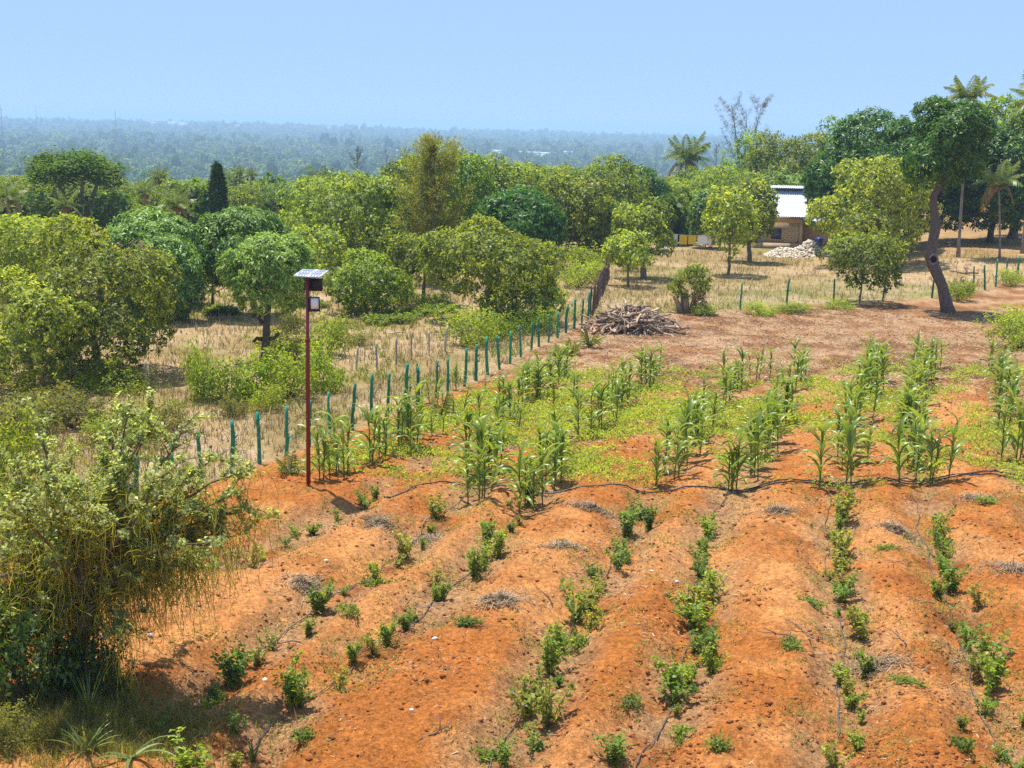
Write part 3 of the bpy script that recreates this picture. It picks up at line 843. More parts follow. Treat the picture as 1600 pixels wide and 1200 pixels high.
def casuarina(px, base_y, top_y, w_px, label, seed, dens=1.0, A=(0.10, 0.085, 0.02), B=(0.22, 0.19, 0.05), upright=0.9, leaders=1, p=None, hw=None, group=None, dots=False, nbr=90):
    r = np.random.default_rng(seed)
    if p is None:
        p = ground(px, base_y); s = scale_at(p); h = (base_y - top_y) / s; w = w_px / s
    else:
        h, w = hw
    tb_ = MB(); cm_ = MB()
    for ld in range(leaders):
        top = np.array([(ld - (leaders - 1) / 2) * w * 0.28, r.normal() * w * 0.1, h * (1 - 0.07 * (ld % 2))])
        tt = np.linspace(0, 1, 9)[:, None]
        ax = top * tt ** np.array([1.6, 1.6, 1.0]) + np.array([0, 0, -0.3]) * (1 - tt)
        V, fs = tube(ax, np.linspace(0.018 * h, 0.006, 9), 6); tb_.add(V, fs, (0.19, 0.15, 0.12))
        nb = int(nbr * dens / leaders)
        z = r.uniform(0.12, 0.97, nb)
        b0 = np.stack([np.interp(z, tt[:, 0], ax[:, j]) for j in range(3)], 1)
        a = r.uniform(0, 2 * math.pi, nb)
        L = (w / 2) * (0.35 + 0.75 * np.sin(np.clip(1.05 - z, 0, 1) * math.pi * 0.75)) * r.uniform(0.6, 1.1, nb)
        L = np.minimum(L, ((1 - z) * h + 0.05 * h) / (upright + 0.3))
        d = nrm(np.stack([np.cos(a), np.sin(a), np.full(nb, upright) * r.uniform(0.6, 1.4, nb)], 1))
        t5 = np.linspace(0, 1, 5)[None, :, None]
        BP = b0[:, None] + d[:, None] * L[:, None, None] * t5 * math.hypot(1, upright) + np.array([0, 0, 0.3]) * (L[:, None, None] * t5 ** 2)
        V, Q = tubes_many(BP, np.broadcast_to(np.linspace(0.03, 0.006, 5), (nb, 5)), 3); tb_.add(V, Q, (0.17, 0.13, 0.10))
        # needle tufts along the branches
        m = int(26 * dens) if not dots else int(18 * dens)
        ti = r.uniform(0.2, 1.05, (nb, m))
        P = b0[:, None] + d[:, None] * (L[:, None] * ti * math.hypot(1, upright))[..., None] + np.array([0, 0, 0.3]) * (L[:, None] * ti ** 2)[..., None]
        P = P.reshape(-1, 3) + r.normal(size=(nb * m, 3)) * 0.10
        N = nrm(np.repeat(d, m, 0) + np.array([0, 0, 0.4]))
        V, Q, ci = leaves(P, N, 5, 0.5, 0.035, -0.35, 0.9, 0.05, r=r, fold=0.02)
        cm_.add(V, Q, leafcol(ci, A, B, r))
    return put_tree("casuarina_tree", (tb_.mesh("trunk", M_BARK, True), cm_.mesh("crown", M_SOFT)), p, label, "tree", group)


casuarina(676, 446, 232, 92, "tall feathery brownish casuarina rising behind the pasture", 201, dens=1.0, upright=1.5, A=(0.17, 0.18, 0.025), B=(0.42, 0.40, 0.07), nbr=95)
casuarina(1158, 345, 162, 84, "sparse grey casuarina with two leaders against the sky", 202, dens=0.8, leaders=3, A=(0.085, 0.085, 0.05), B=(0.16, 0.155, 0.09), upright=1.0, nbr=75)
casuarina(1022, 320, 228, 24, "slim grey casuarina left of the lone palm", 203, dens=0.7, A=(0.10, 0.09, 0.05), B=(0.18, 0.16, 0.09), upright=1.4, nbr=50)
# ------------------------------------------------------------------ woodland on the slope below (individual trees) and the far forest
LIB = {}
for i in range(3):
    LIB["cashew", i] = make_tree(7.5, 9.0, 0.7, "cashew", 300 + i, 4200, leaf_scale=1.9)
    LIB["olive", i] = make_tree(8.0, 9.0, 0.8, "olive", 310 + i, 4200, leaf_scale=1.9)
for i in range(2):
    LIB["mango", i] = make_tree(9.0, 9.0, 0.8, "mango", 320 + i, 4600, "round", leaf_scale=1.9)
    LIB["green", i] = make_tree(11.0, 9.5, 1.5, "green", 330 + i, 4200, leaf_scale=2.0)
SLOPE_LABEL = {"cashew": "yellowish cashew tree", "olive": "olive green tree",
               "mango": "dark rounded mango", "green": "leafy green tree"}
LM = [((px - 800) / 2150.0, t) for px, t in ((20, "by the left edge"), (125, "beside the flat topped tree"), (235, "between flat topped and columnar trees"), (342, "beside the columnar tree"), (450, "left of the lamp head"), (550, "right of the lamp head"), (676, "beside the feathery casuarina"), (810, "behind the dark mango"), (930, "behind the brown posts"), (1068, "beside the lone palm"), (1170, "behind the house"))]
SLOPE_NAME = {"cashew": "cashew_tree", "olive": "leafy_tree", "mango": "mango_tree", "green": "leafy_tree"}
r = np.random.default_rng(77)
kinds = ["cashew"] * 5 + ["olive"] * 4 + ["mango"] * 2 + ["green"] * 3
pts = []
for D0, D1, cnt, gap in ((118, 170, 46, 6.0), (170, 260, 64, 7.5), (260, 420, 100, 9.5)):
    tries = 0; got = 0
    while got < cnt and tries < 6000:
        tries += 1
        D = r.uniform(D0, D1); a = r.uniform(-0.43, 0.20)
        if D < 135 and a > 0.1: continue
        q = np.array([a * D, D])
        if all(np.hypot(*(q - o)) > gap for o in pts):
            pts.append(q); got += 1
for i, q in enumerate(pts):
    kd = kinds[r.integers(len(kinds))]
    key = (kd, int(r.integers(3 if kd in ("cashew", "olive") else 2)))
    z = float(terrain(q[0], q[1]))
    sc = r.uniform(0.62, 1.05)
    # trees near the brow stay low enough to leave the view over the plain open
    top_ok = CAMZ - 0.045 * q[1] if q[0] / q[1] < -0.02 else CAMZ - 0.028 * q[1]
    hgt = {"cashew": 7.5, "olive": 8.0, "mango": 9.0, "green": 11.0}[kd]
    sc = min(sc, max(0.42, (top_ok - z) / hgt))
    where = LM[int(np.argmin([abs(q[0] / q[1] - m[0]) for m in LM]))][1]
    zone = 'near' if q[1] < 170 else 'middle' if q[1] < 260 else 'far'
    put_tree(SLOPE_NAME[kd], LIB[key], (q[0], q[1], z - 0.1), SLOPE_LABEL[kd] + f' on the {zone} wooded slope {where}', "tree", "trees on the wooded slope", rot=r.uniform(0, 6.28), scale=(sc * r.uniform(0.9, 1.15), sc * r.uniform(0.9, 1.15), sc))
# trees on the rise behind the right hand grove
for i, (a, D) in enumerate([(0.19, 150), (0.215, 162), (0.245, 170), (0.27, 150), (0.30, 165), (0.33, 150), (0.36, 160), (0.40, 150), (0.17, 175), (0.14, 168)]):
    kd = ("olive", "mango", "green")[i % 3]
    q = (a * D, D)
    put_tree(SLOPE_NAME[kd], LIB[kd, i % 2], (q[0], q[1], float(terrain(*q)) - 0.1), "tree of the dark grove behind the house and leaning tree", "tree", "grove at the back right", rot=i * 1.3, scale=0.85 + 0.1 * (i % 3))
for i in range(26):
    D = r.uniform(150, 420); a = r.uniform(-0.42, 0.12)
    z = float(terrain(a * D, D))
    palm((a * D, D, z), min(r.uniform(6.5, 9.5), max(4.0, CAMZ - 0.055 * D - z - 1.5)), r.uniform(2.6, 3.4), "small distant coconut palm on the slope " + LM[int(np.argmin([abs(a - m[0]) for m in LM]))][1], 500 + i, group="distant coconut palms", far=True, nf=14, lean=r.uniform(-0.8, 0.8))
for i, (px, y, hp) in enumerate([(558, 288, 55), (632, 280, 46), (820, 275, 26), (604, 262, 30), (1118, 265, 40), (30, 300, 30)]):
    d = ray(px, y); D = 330 + 40 * i
    q = d[:2] / np.linalg.norm(d[:2]) * D
    pz = np.array([q[0], q[1], float(terrain(*q))])
    s = scale_at(pz)
    topz = CAMZ + D * (ray(px, y - hp)[2] / np.linalg.norm(ray(px, y - hp)[:2]))
    hh = max(9.0, topz - pz[2])
    casuarina(0, 0, 0, 0, "thin pointed casuarina sticking up from the hazy woodland", 600 + i, dens=0.8, A=(0.05, 0.06, 0.03), B=(0.1, 0.11, 0.05), upright=1.2, p=pz, hw=(hh, min(5.5, hh * 0.3)), group="pointed casuarinas in the haze", nbr=50)

# far forest: one mass nobody could count, low crowns set out over the plain
fc = bpy.data.collections.new("forest_crowns")
for i in range(5):
    rs_ = np.random.default_rng(900 + i)
    kd = ("cashew", "olive", "dark", "green", "olive")[i]
    st = "round" if kd == "dark" else "lobed"
    P, N, _ = crown_points(1.0, 0.95, 190, rs_, st, 0.1)
    P[:, 2] += 0.5
    V, Q, ci = leaves(P, N, 2, 0.2, 0.16, 0.0, 0.5, 0.03, r=rs_)
    b = MB(); A_ = np.array(SPEC[kd]["A"]); B_ = np.array(SPEC[kd]["B"])
    b.add(V, Q, leafcol(ci, A_ * 0.8, B_ * 0.7, rs_))
    if i == 4:                                      # a palm like tuft
        b = MB()
        P2 = np.tile([0, 0, 0.86], (26, 1)) + rs_.normal(size=(26, 3)) * 0.01
        V, Q, ci = leaves(P2, nrm(rs_.normal(size=(26, 3)) + [0, 0, .6]), 1, 0.42, 0.09, 0.15, 0.5, 0.0, r=rs_)
        b.add(V, Q, leafcol(ci, (0.06, 0.08, 0.02), (0.14, 0.14, 0.05), rs_))
        V, fs = tube(np.array([[0, 0, -0.1], [0.02, 0, 0.88]]), [0.022, 0.014], 5); b.add(V, fs, (0.2, 0.17, 0.14))
    o = bpy.data.objects.new("forest_crown", b.mesh("forest_crown", M_FAR))
    fc.objects.link(o)
r = np.random.default_rng(5)


def band(D0, D1, cell, s0, s1, jitter=1.0):
    n = int(0.5 * 0.98 * (D1 ** 2 - D0 ** 2) / cell ** 2)
    D = np.sqrt(r.uniform(D0 ** 2, D1 ** 2, n)); a = r.uniform(-0.49, 0.49, n)
    x = D * np.sin(a); y = D * np.cos(a)
    dens = fbm(x / 160, y / 160, 7, 3)
    keep = (dens > 0.33) | (r.random(n) < 0.5)
    keep &= ~((D < 235) & (a > 0.12))
    x, y, D = x[keep], y[keep], D[keep]
    s = r.uniform(s0, s1, len(x)) * (0.75 + 0.6 * fbm(x / 90, y / 90, 9, 2))
    return np.stack([x, y, terrain(x, y) - 0.12 * s], 1), s


bs = [band(124, 300, 4.2, 1.6, 3.2), band(300, 480, 5.2, 2.5, 6.0), band(430, 1000, 7.5, 5, 10), band(1000, 2400, 10.5, 6, 12), band(2400, 7500, 21, 10, 17)]
FP = np.concatenate([b[0] for b in bs]); FS = np.concatenate([b[1] for b in bs])
me = bpy.data.meshes.new("far_forest"); me.vertices.add(len(FP)); me.vertices.foreach_set("co", FP.astype(np.float32).ravel())
at = me.attributes.new("sc", 'FLOAT_VECTOR', 'POINT')
hz = r.uniform(0.65, 1.2, len(FS)) * np.where(r.random(len(FS)) < 0.12, 1.6, 1.0)
at.data.foreach_set("vector", np.stack([FS, FS, FS * hz], 1).astype(np.float32).ravel())
me.materials.append(M_LEAF)
ff = link("far_forest", me)
tag(ff, "hazy mass of woodland covering the plain to the coast", "forest", kind="stuff")
ng = bpy.data.node_groups.new("scatter_crowns", 'GeometryNodeTree')
ng.interface.new_socket("Geometry", in_out='INPUT', socket_type='NodeSocketGeometry')
ng.interface.new_socket("Geometry", in_out='OUTPUT', socket_type='NodeSocketGeometry')
gi = ng.nodes.new('NodeGroupInput'); go = ng.nodes.new('NodeGroupOutput')
iop = ng.nodes.new('GeometryNodeInstanceOnPoints'); ci_ = ng.nodes.new('GeometryNodeCollectionInfo')
ci_.inputs['Collection'].default_value = fc; ci_.inputs['Separate Children'].default_value = True; ci_.inputs['Reset Children'].default_value = True
iop.inputs['Pick Instance'].default_value = True
rv = ng.nodes.new('FunctionNodeRandomValue'); rv.data_type = 'FLOAT_VECTOR'
rv.inputs[0].default_value = (0, 0, 0); rv.inputs[1].default_value = (0, 0, 6.283)
na_ = ng.nodes.new('GeometryNodeInputNamedAttribute'); na_.data_type = 'FLOAT_VECTOR'; na_.inputs['Name'].default_value = "sc"
ng.links.new(gi.outputs[0], iop.inputs['Points']); ng.links.new(ci_.outputs[0], iop.inputs['Instance'])
ng.links.new(rv.outputs[0], iop.inputs['Rotation']); ng.links.new(na_.outputs['Attribute'], iop.inputs['Scale'])
ng.links.new(iop.outputs[0], go.inputs[0])
md = ff.modifiers.new("scatter", 'NODES'); md.node_group = ng

# ------------------------------------------------------------------ far buildings and masts


def far_point(px, py, D):
    d = ray(px, py); q = d[:2] / np.linalg.norm(d[:2]) * D
    return np.array([q[0], q[1], float(terrain(*q))]), math.atan2(q[0], q[1])


def far_building(px, py, w_px, h_px, D, label, roof=None, group="white buildings on the plain"):
    p, a = far_point(px, py, D); s = scale_at(p)
    roofz = CAMZ + D * ray(px, py - h_px)[2] / np.linalg.norm(ray(px, py)[:2])
    w = w_px / s; h = float(np.clip(roofz - p[2], 16.0, 25.0))
    e = link("far_building", None, loc=tuple(p), rot=(0, 0, -a)); e.empty_display_size = 1
    b = MB(); V, Q = box(-w / 2, w / 2, -5, 5, -1, h * 0.82); b.add(V, Q, (0.8, 0.8, 0.78)); link("wall", b.mesh("wall", M_WALLW), e)
    b = MB()
    hw = w / 2 + 0.8
    V = np.array([[-hw, -6, h * 0.8], [hw, -6, h * 0.8], [hw, 6, h * 0.8], [-hw, 6, h * 0.8], [-hw * 0.96, 0, h], [hw * 0.96, 0, h]])
    b.add(V, [np.array([[0, 1, 5, 4], [2, 3, 4, 5], [3, 2, 1, 0]]), np.array([[1, 2, 5], [3, 0, 4]])], (0.7, 0.7, 0.7))
    link("roof", b.mesh("roof", roof or M_ROOF), e)
    nw = max(2, int(w / 6))
    wb = MB(); V, Q = box(-0.9, 0.9, -0.06, 0.06, -1.0, 1.0); wb.add(V, Q, (0.1, 0.1, 0.1)); wme = wb.mesh("window", M_DARK)
    for i in range(nw):
        link("window", wme, e, loc=(-w / 2 + w * (i + 0.5) / nw, -5.08, h * 0.55))
    tag(e, label, "building", group)


M_ROOFR = plain("clay_roof", (0.45, 0.22, 0.15), 0.9, noise=0.1, scale=0.3)
for px, py, w, hp, D, lab in [
        (808, 250, 20, 9, 2350, "left block of the long white buildings below the far forest"), (832, 250, 22, 9, 2330, "middle white building of the cluster right of centre"),
        (853, 250, 18, 10, 2300, "white building at the right of the far cluster, beside its neighbour"), (888, 247, 14, 6, 2420, "small pale building right of the far white cluster"),
        (776, 247, 14, 7, 2400, "small pale building left of the far white cluster"),
        (230, 195, 36, 8, 5600, "long pale building on the skyline left of centre"), (272, 196, 20, 7, 5500, "pale building on the skyline, second from left"),
        (286, 196, 14, 6, 5400, "small white building on the skyline beside the long pale one"), (372, 200, 10, 5, 5300, "tiny white building on the skyline above the columnar tree"),
        (515, 203, 12, 5, 5300, "tiny white building on the skyline above the casuarina tips"), (566, 204, 14, 6, 5500, "small white building on the far ridge left of centre"),
        (284, 232, 6, 3, 2700, "white speck of a house in the forest above the columnar tree"), (622, 252, 6, 4, 2300, "white speck of a house near the casuarina tips")]:
    far_building(px, py, w, hp, D, lab, M_ROOFR if px in (230,) else None)


def mast(px, top_y, base_y, D, label):
    p, a = far_point(px, base_y, D)
    top = CAMZ + D * ray(px, top_y)[2] / np.linalg.norm(ray(px, top_y)[:2])
    h = top - p[2]
    e = link("radio_mast", None, loc=tuple(p)); e.empty_display_size = 1
    b = MB(); n = 14
    for k in range(3):
        a0 = k * 2.094
        V, fs = tube(np.array([[1.3 * math.cos(a0), 1.3 * math.sin(a0), -1], [0.5 * math.cos(a0), 0.5 * math.sin(a0), h]]), 0.28, 4); b.add(V, fs, (0.4, 0.2, 0.2))
        for j in range(n):
            z0, z1 = h * j / n, h * (j + 1) / n
            r0 = 1.3 - 0.8 * j / n; a1 = a0 + 2.094
            V, fs = tube(np.array([[r0 * math.cos(a0), r0 * math.sin(a0), z0], [r0 * math.cos(a1), r0 * math.sin(a1), z1]]), 0.14, 3); b.add(V, fs, (0.4, 0.2, 0.2))
    link("lattice", b.mesh("lattice", M_MAST), e)
    b = MB(); V, fs = tube(np.array([[0, 0, h - 1], [0, 0, h + 6]]), 0.25, 5); b.add(V, fs, (0.5, 0.5, 0.5)); link("antenna", b.mesh("antenna", M_MAST), e)
    for k in range(3):
        b = MB(); V, Q = box(-0.35, 0.35, -0.25, 0.25, -1.2, 1.2); b.add(V + [1.0 * math.cos(k * 2.1), 1.0 * math.sin(k * 2.1), h - 3], Q, (0.7, 0.7, 0.7)); link("panel_antenna", b.mesh("panel_antenna", M_WALLW), e)
    tag(e, label, "mast", "radio masts on the skyline")


mast(4, 168, 225, 2300, "radio mast at the very left edge of the skyline")
mast(57, 167, 200, 3600, "thin radio mast second from the left edge")
mast(181, 175, 216, 2600, "radio mast on the skyline above the flat topped tree's right side")
p, a = far_point(902, 305, 150); s = scale_at(p)
e = link("utility_pole", None, loc=tuple(p)); b = MB()
hp = CAMZ + 150 * ray(902, 272)[2] - p[2]
V, fs = tube(np.array([[0, 0, -0.3], [0, 0, hp]]), [0.16, 0.11], 8); b.add(V, fs); link("pole", b.mesh("pole", M_CONC, True), e)
b = MB(); V, Q = box(-0.5, 0.5, -0.04, 0.04, hp - 0.4, hp - 0.3); b.add(V, Q); link("cross_arm", b.mesh("cross_arm", M_CONC), e)
tag(e, "pale concrete utility pole among the trees left of the lone palm", "pole")

# ------------------------------------------------------------------ the air
hb = MB(); V, Q = box(-15500, 15500, -15500, 15500, -75, 26); hb.add(V, Q)
hm = bpy.data.materials.new("haze"); hm.use_nodes = True
hm.node_tree.nodes.remove(hm.node_tree.nodes["Principled BSDF"])
pv = hm.node_tree.nodes.new("ShaderNodeVolumePrincipled")
pv.inputs["Color"].default_value = (0.50, 0.73, 1.0, 1); pv.inputs["Density"].default_value = HAZE_DENSITY
hm.node_tree.links.new(pv.outputs[0], hm.node_tree.nodes["Material Output"].inputs["Volume"])
hz_ = link("haze", hb.mesh("haze", hm)); hz_["kind"] = "stuff"; hz_["label"] = "pale blue haze lying over the plain"; hz_["category"] = "haze"
# ------------------------------------------------------------------ house, stone heap, washing
hx = 120.0
pr = ground(1252, 388); s = scale_at(pr)
HX1, HY = pr[0], pr[1]; HZ = pr[2]
eave = (388 - 336) / s; W = 4.6; DEP = 6.0; ridge = eave + 2.1
house = link("house", None, loc=(HX1, HY, HZ), rot=(0, 0, math.radians(-4)))
house.empty_display_size = 0.5


def part(parent, name, mat, *boxes, smooth=False):
    b = MB()
    for bx in boxes:
        V, Q = box(*bx); b.add(V, Q)
    return link(name, b.mesh(name, mat, smooth), parent)


part(house, "wall", M_PLASTER, (-W, -0.25, 0, 0.22, -0.3, eave), (-W, -W + 0.22, 0.22, DEP, -0.3, eave), (-0.25, -0.03, 0.0, DEP, -0.3, eave), (-W, 0, DEP - 0.2, DEP, -0.3, eave))
part(house, "corner_pillar", M_PLASTER, (-0.24, 0.02, -0.06, 0.24, -0.3, eave + 0.02))
part(house, "plinth", M_PLASTER, (-W - 0.1, 0.1, -0.5, -0.005, -0.3, 0.45))
part(house, "ring_beam", M_PLASTER, (-W + 0.01, -0.26, -0.05, -0.004, eave - 0.75, eave - 0.1))
rb = np.random.default_rng(4)
for c in range(9):
    for i in range(6):
        x0 = -1.58 + i * 0.225 + (0.11 if c % 2 else 0); z0 = 0.5 + c * 0.165
        if x0 < -1.62 or x0 + 0.2 > -0.27 or z0 + 0.13 > eave - 0.78: continue
        part(house, "block", M_BLOCK, (x0, x0 + 0.19, -0.035 - rb.uniform(0, 0.02), 0.02, z0, z0 + 0.13))
for c in range(9):
    for i in range(6):
        x0 = -5.6 + i * 0.225 + (0.11 if c % 2 else 0); z0 = 0.5 + c * 0.165
        if z0 + 0.13 > eave - 0.78: continue
        part(house, "block", M_BLOCK, (x0, x0 + 0.19, -0.035 - rb.uniform(0, 0.02), 0.02, z0, z0 + 0.13))
win = part(house, "window", M_PLASTER, (-2.9, -2.75, -0.05, 0.02, 0.75, 1.75), (-1.85, -1.7, -0.05, 0.02, 0.75, 1.75), (-2.9, -1.7, -0.06, 0.02, 0.62, 0.75), (-2.9, -1.7, -0.05, 0.02, 1.75, 1.85))
part(win, "pane", M_DARK, (-2.75, -1.85, -0.02, 0.0, 0.75, 1.75))
door = part(house, "door", M_WOOD, (-4.2, -3.4, -0.03, 0.01, 0.0, 1.9))
# corrugated sheets


def roof_sheet(x0, x1, ya, za, yb, zb, name, parent):
    n = int((x1 - x0) / 0.055)
    x = np.linspace(x0, x1, n); dz = 0.03 * np.cos(x / 0.2 * 2 * math.pi)
    top = np.concatenate([np.stack([x, np.full(n, ya), za + dz], 1), np.stack([x, np.full(n, yb), zb + dz], 1)])
    V = np.concatenate([top, top - [0, 0, 0.012]])
    i = np.arange(n - 1)
    b = MB(); b.add(V, np.concatenate([np.stack([i, i + 1, i + n + 1, i + n], 1), np.stack([i, i + n, i + n + 1, i + 1], 1) + 2 * n]))
    return link(name, b.mesh(name, M_ROOF, True), parent)


roof = part(house, "roof", M_PLASTER, (-W - 0.3, 0.3, 0.1, 0.2, eave, eave + 0.08), (-W - 0.3, 0.3, DEP / 2 - 0.05, DEP / 2 + 0.05, ridge - 0.25, ridge - 0.13))
for i in range(8):
    x0 = -W - 0.4 + i * (W + 0.8) / 8
    roof_sheet(x0, x0 + (W + 0.8) / 8 + 0.04, -0.55, eave - 0.16 + 0.004 * (i % 2), DEP / 2 - 0.1, ridge - 0.05 + 0.004 * (i % 2), "roof_sheet", roof)
    roof_sheet(x0, x0 + (W + 0.8) / 8 + 0.04, DEP / 2 + 0.1, ridge - 0.05 + 0.004 * (i % 2), DEP + 0.5, eave - 0.1, "roof_sheet", roof)
    roof_sheet(x0, x0 + (W + 0.8) / 8 + 0.04, DEP / 2 - 0.62, ridge + 0.16 + 0.004 * (i % 2), DEP / 2 + 0.6, ridge + 0.34, "ridge_sheet", roof)
part(roof, "ridge_gap_shade", M_DARK, (-W - 0.2, 0.2, DEP / 2 - 0.3, DEP / 2 - 0.26, ridge - 0.06, ridge + 0.16))  # dark strip standing in for the shade inside the open ridge gap
part(house, "side_wing_wall", M_PLASTER, (0.03, 2.6, 1.6, 1.8, -0.3, eave - 0.7))
part(house, "side_wing_roof", M_ROOF, (-0.02, 2.9, 0.4, 4.0, eave - 0.62, eave - 0.55))
tag(house, "small coral block house with white corrugated iron roof", "house")


def rock(r, size):
    ph = (1 + 5 ** 0.5) / 2
    V = np.array([[-1, ph, 0], [1, ph, 0], [-1, -ph, 0], [1, -ph, 0], [0, -1, ph], [0, 1, ph], [0, -1, -ph], [0, 1, -ph], [ph, 0, -1], [ph, 0, 1], [-ph, 0, -1], [-ph, 0, 1]]) / 1.9
    T_ = np.array([[0, 11, 5], [0, 5, 1], [0, 1, 7], [0, 7, 10], [0, 10, 11], [1, 5, 9], [5, 11, 4], [11, 10, 2], [10, 7, 6], [7, 1, 8], [3, 9, 4], [3, 4, 2], [3, 2, 6], [3, 6, 8], [3, 8, 9], [4, 9, 5], [2, 4, 11], [6, 2, 10], [8, 6, 7], [9, 8, 1]])
    return V * r.uniform(0.65, 1.2, (12, 1)) * np.array([1, r.uniform(0.6, 1), r.uniform(0.5, 0.9)]) * size, T_


r = np.random.default_rng(12)
pa, pb = ground(1196, 400), ground(1292, 398)
sb = MB()
for i in range(1700):
    t = r.beta(1.3, 1.3); c = pa + (pb - pa) * t
    prof = (0.45 + 0.75 * math.exp(-((t - 0.72) / 0.16) ** 2) + 0.2 * math.exp(-((t - 0.3) / 0.2) ** 2)) * (1 - abs(2 * t - 1) ** 5)
    q = r.normal() * 0.55
    zz = prof * 1.15 * math.exp(-q * q / 0.5) * r.uniform(0.55, 1.0)
    V, T_ = rock(r, r.uniform(0.07, 0.17))
    tn = r.random()
    sb.add(V + np.array([c[0], c[1] + q * 1.3, zz]), T_, np.array([0.72, 0.63, 0.50]) * (0.7 + 0.35 * tn))
tag(link("coral_rubble_heap", sb.mesh("coral_rubble_heap", M_STONE)), "long heap of pale coral rubble in front of the house", "rubble heap", kind="stuff")

# water tank by the corner, washing on its line
p = ground(1279, 390); s = scale_at(p)
tk = link("water_drum", None, loc=tuple(p)); b = MB()
V, fs = tube(np.array([[0, 0, 0], [0, 0, 0.05], [0, 0, 0.5], [0, 0, 0.55], [0, 0, 1.0], [0, 0, 1.05]]), [0.40, 0.42, 0.40, 0.42, 0.40, 0.36], 14); b.add(V, fs)
link("body", b.mesh("body", M_BLUE, True), tk); b = MB(); V, fs = tube(np.array([[0, 0, 1.05], [0, 0, 1.1]]), [0.22, 0.2], 10); b.add(V, fs); link("lid", b.mesh("lid", M_BLUE), tk)
tag(tk, "dark blue plastic water drum at the right corner of the house", "drum")
pl, prr = ground(1052, 392), ground(1132, 392)
s = scale_at(pl)
zl = (392 - 366) / s
ln = link("clothes_line", None, loc=tuple(pl))
L_ = prr - pl
b = MB(); tt = np.linspace(0, 1, 20)[:, None]
V, fs = tube(L_ * tt + np.array([0, 0, 1]) * (zl - 0.12 * np.sin(tt * math.pi)), 0.012, 4); b.add(V, fs); link("rope", b.mesh("rope", M_WIRE), ln)
for t in (0, 1):
    b = MB(); V, fs = tube(np.array([L_ * t + [0, 0, -0.2], L_ * t + [0, 0, zl + 0.1]]), [0.05, 0.035], 6); b.add(V, fs, (0.2, 0.15, 0.1)); link("post", b.mesh("post", M_WOOD), ln)
tag(ln, "washing line between two posts near the house", "clothes line")
LD = L_ / np.linalg.norm(L_)
for i, (xa, xb, drop, m, lab) in enumerate([(1052.5, 1058, 17, M_CLOTH_B, "pale blue cloth at the left end of the washing line"), (1061, 1073, 15, M_CLOTH_Y, "left yellow cloth on the washing line"),
                                          (1074.5, 1087, 14, M_CLOTH_Y, "right yellow cloth on the washing line"), (1089, 1105, 14, M_CLOTH_W, "white sheet on the washing line right of the yellow cloths"),
                                          (1106, 1114, 18, M_CLOTH_P, "long pinkish garment hanging on the washing line"), (1117, 1126, 13, M_CLOTH_W, "white cloth at the right end of the washing line")]):
    ta, tb_ = (xa - 1052) / 80, (xb - 1052) / 80
    u = np.linspace(ta, tb_, 9); v = np.linspace(0, 1, 6)
    U, Vv = np.meshgrid(u, v, indexing='ij')
    z = zl - 0.12 * np.sin(U * math.pi) - Vv * drop / s + 0.015
    side = 0.05 * np.sin(U * 170 + i) * Vv + 0.03
    P = pl + L_ * U[..., None] + np.stack([side * -LD[1], side * LD[0] - 0.0, z], -1)
    b = MB(); ii, jj = np.meshgrid(np.arange(8), np.arange(5), indexing='ij'); k = ii * 6 + jj
    Vf = P.reshape(-1, 3); Qf = np.stack([k, k + 6, k + 7, k + 1], -1).reshape(-1, 4)
    b.add(np.concatenate([Vf, Vf + [0, 0.012, 0]]), [Qf, Qf[:, ::-1] + len(Vf)])
    tag(link("hanging_cloth", b.mesh("hanging_cloth", m, True)), lab, "cloth", "washing on the line")
p = ground(1038, 397)
bk = link("bucket", None, loc=tuple(p)); b = MB(); V, fs = tube(np.array([[0, 0, 0], [0, 0, 0.45]]), [0.2, 0.27], 12); b.add(V, fs); link("body", b.mesh("body", plain("mid_blue_plastic", (0.05, 0.16, 0.4), 0.4), True), bk)
b = MB(); a = np.linspace(0, math.pi, 9); V, fs = tube(np.stack([0.27 * np.cos(a), np.zeros(9), 0.45 + 0.22 * np.sin(a)], 1), 0.012, 4); b.add(V, fs); link("handle", b.mesh("handle", M_WIRE), bk)
tag(bk, "blue bucket on the ground left of the washing line", "bucket")

# ------------------------------------------------------------------ fences
r = np.random.default_rng(31)


def post_mesh(h, rad, col, knots=True, seed=0, lean=0.03):
    q = np.random.default_rng(seed)
    n = 8; t = np.linspace(0, 1, n)
    P = np.stack([np.cumsum(q.normal(size=n) * 0.012) + lean * q.normal() * t * h, np.cumsum(q.normal(size=n) * 0.012), -0.25 + (h + 0.25) * t], 1)
    R = rad * (1 - 0.15 * t) * q.uniform(0.88, 1.12, n)
    b = MB(); V, fs = tube(P, R, 8); b.add(V, fs, col)
    if knots:
        for _ in range(q.integers(1, 3)):
            i = q.integers(3, n - 1); a = q.uniform(0, 6.28)
            e = P[i] + np.array([math.cos(a) * rad * 2.2, math.sin(a) * rad * 2.2, rad * 1.4])
            V, fs = tube(np.array([P[i], e]), [rad * 0.6, rad * 0.35], 6); b.add(V, fs, col)
    return b.mesh("post", M_GREEN if col[1] > 2 * col[0] else M_WOOD, True)


def wire_run(parent, pts, zs, rad=0.004, sag=0.02):
    for zf in zs:
        P = []
        for a, c in zip(pts[:-1], pts[1:]):
            for t in (0, 0.33, 0.66):
                P.append(a + (c - a) * t + [0, 0, zf - sag * math.sin(t * math.pi)])
        P.append(pts[-1] + [0, 0, zf])
        b = MB(); V, fs = tube(np.array(P), rad, 3, cap=False); b.add(V, fs)
        link("wire", b.mesh("wire", M_WIRE), parent)


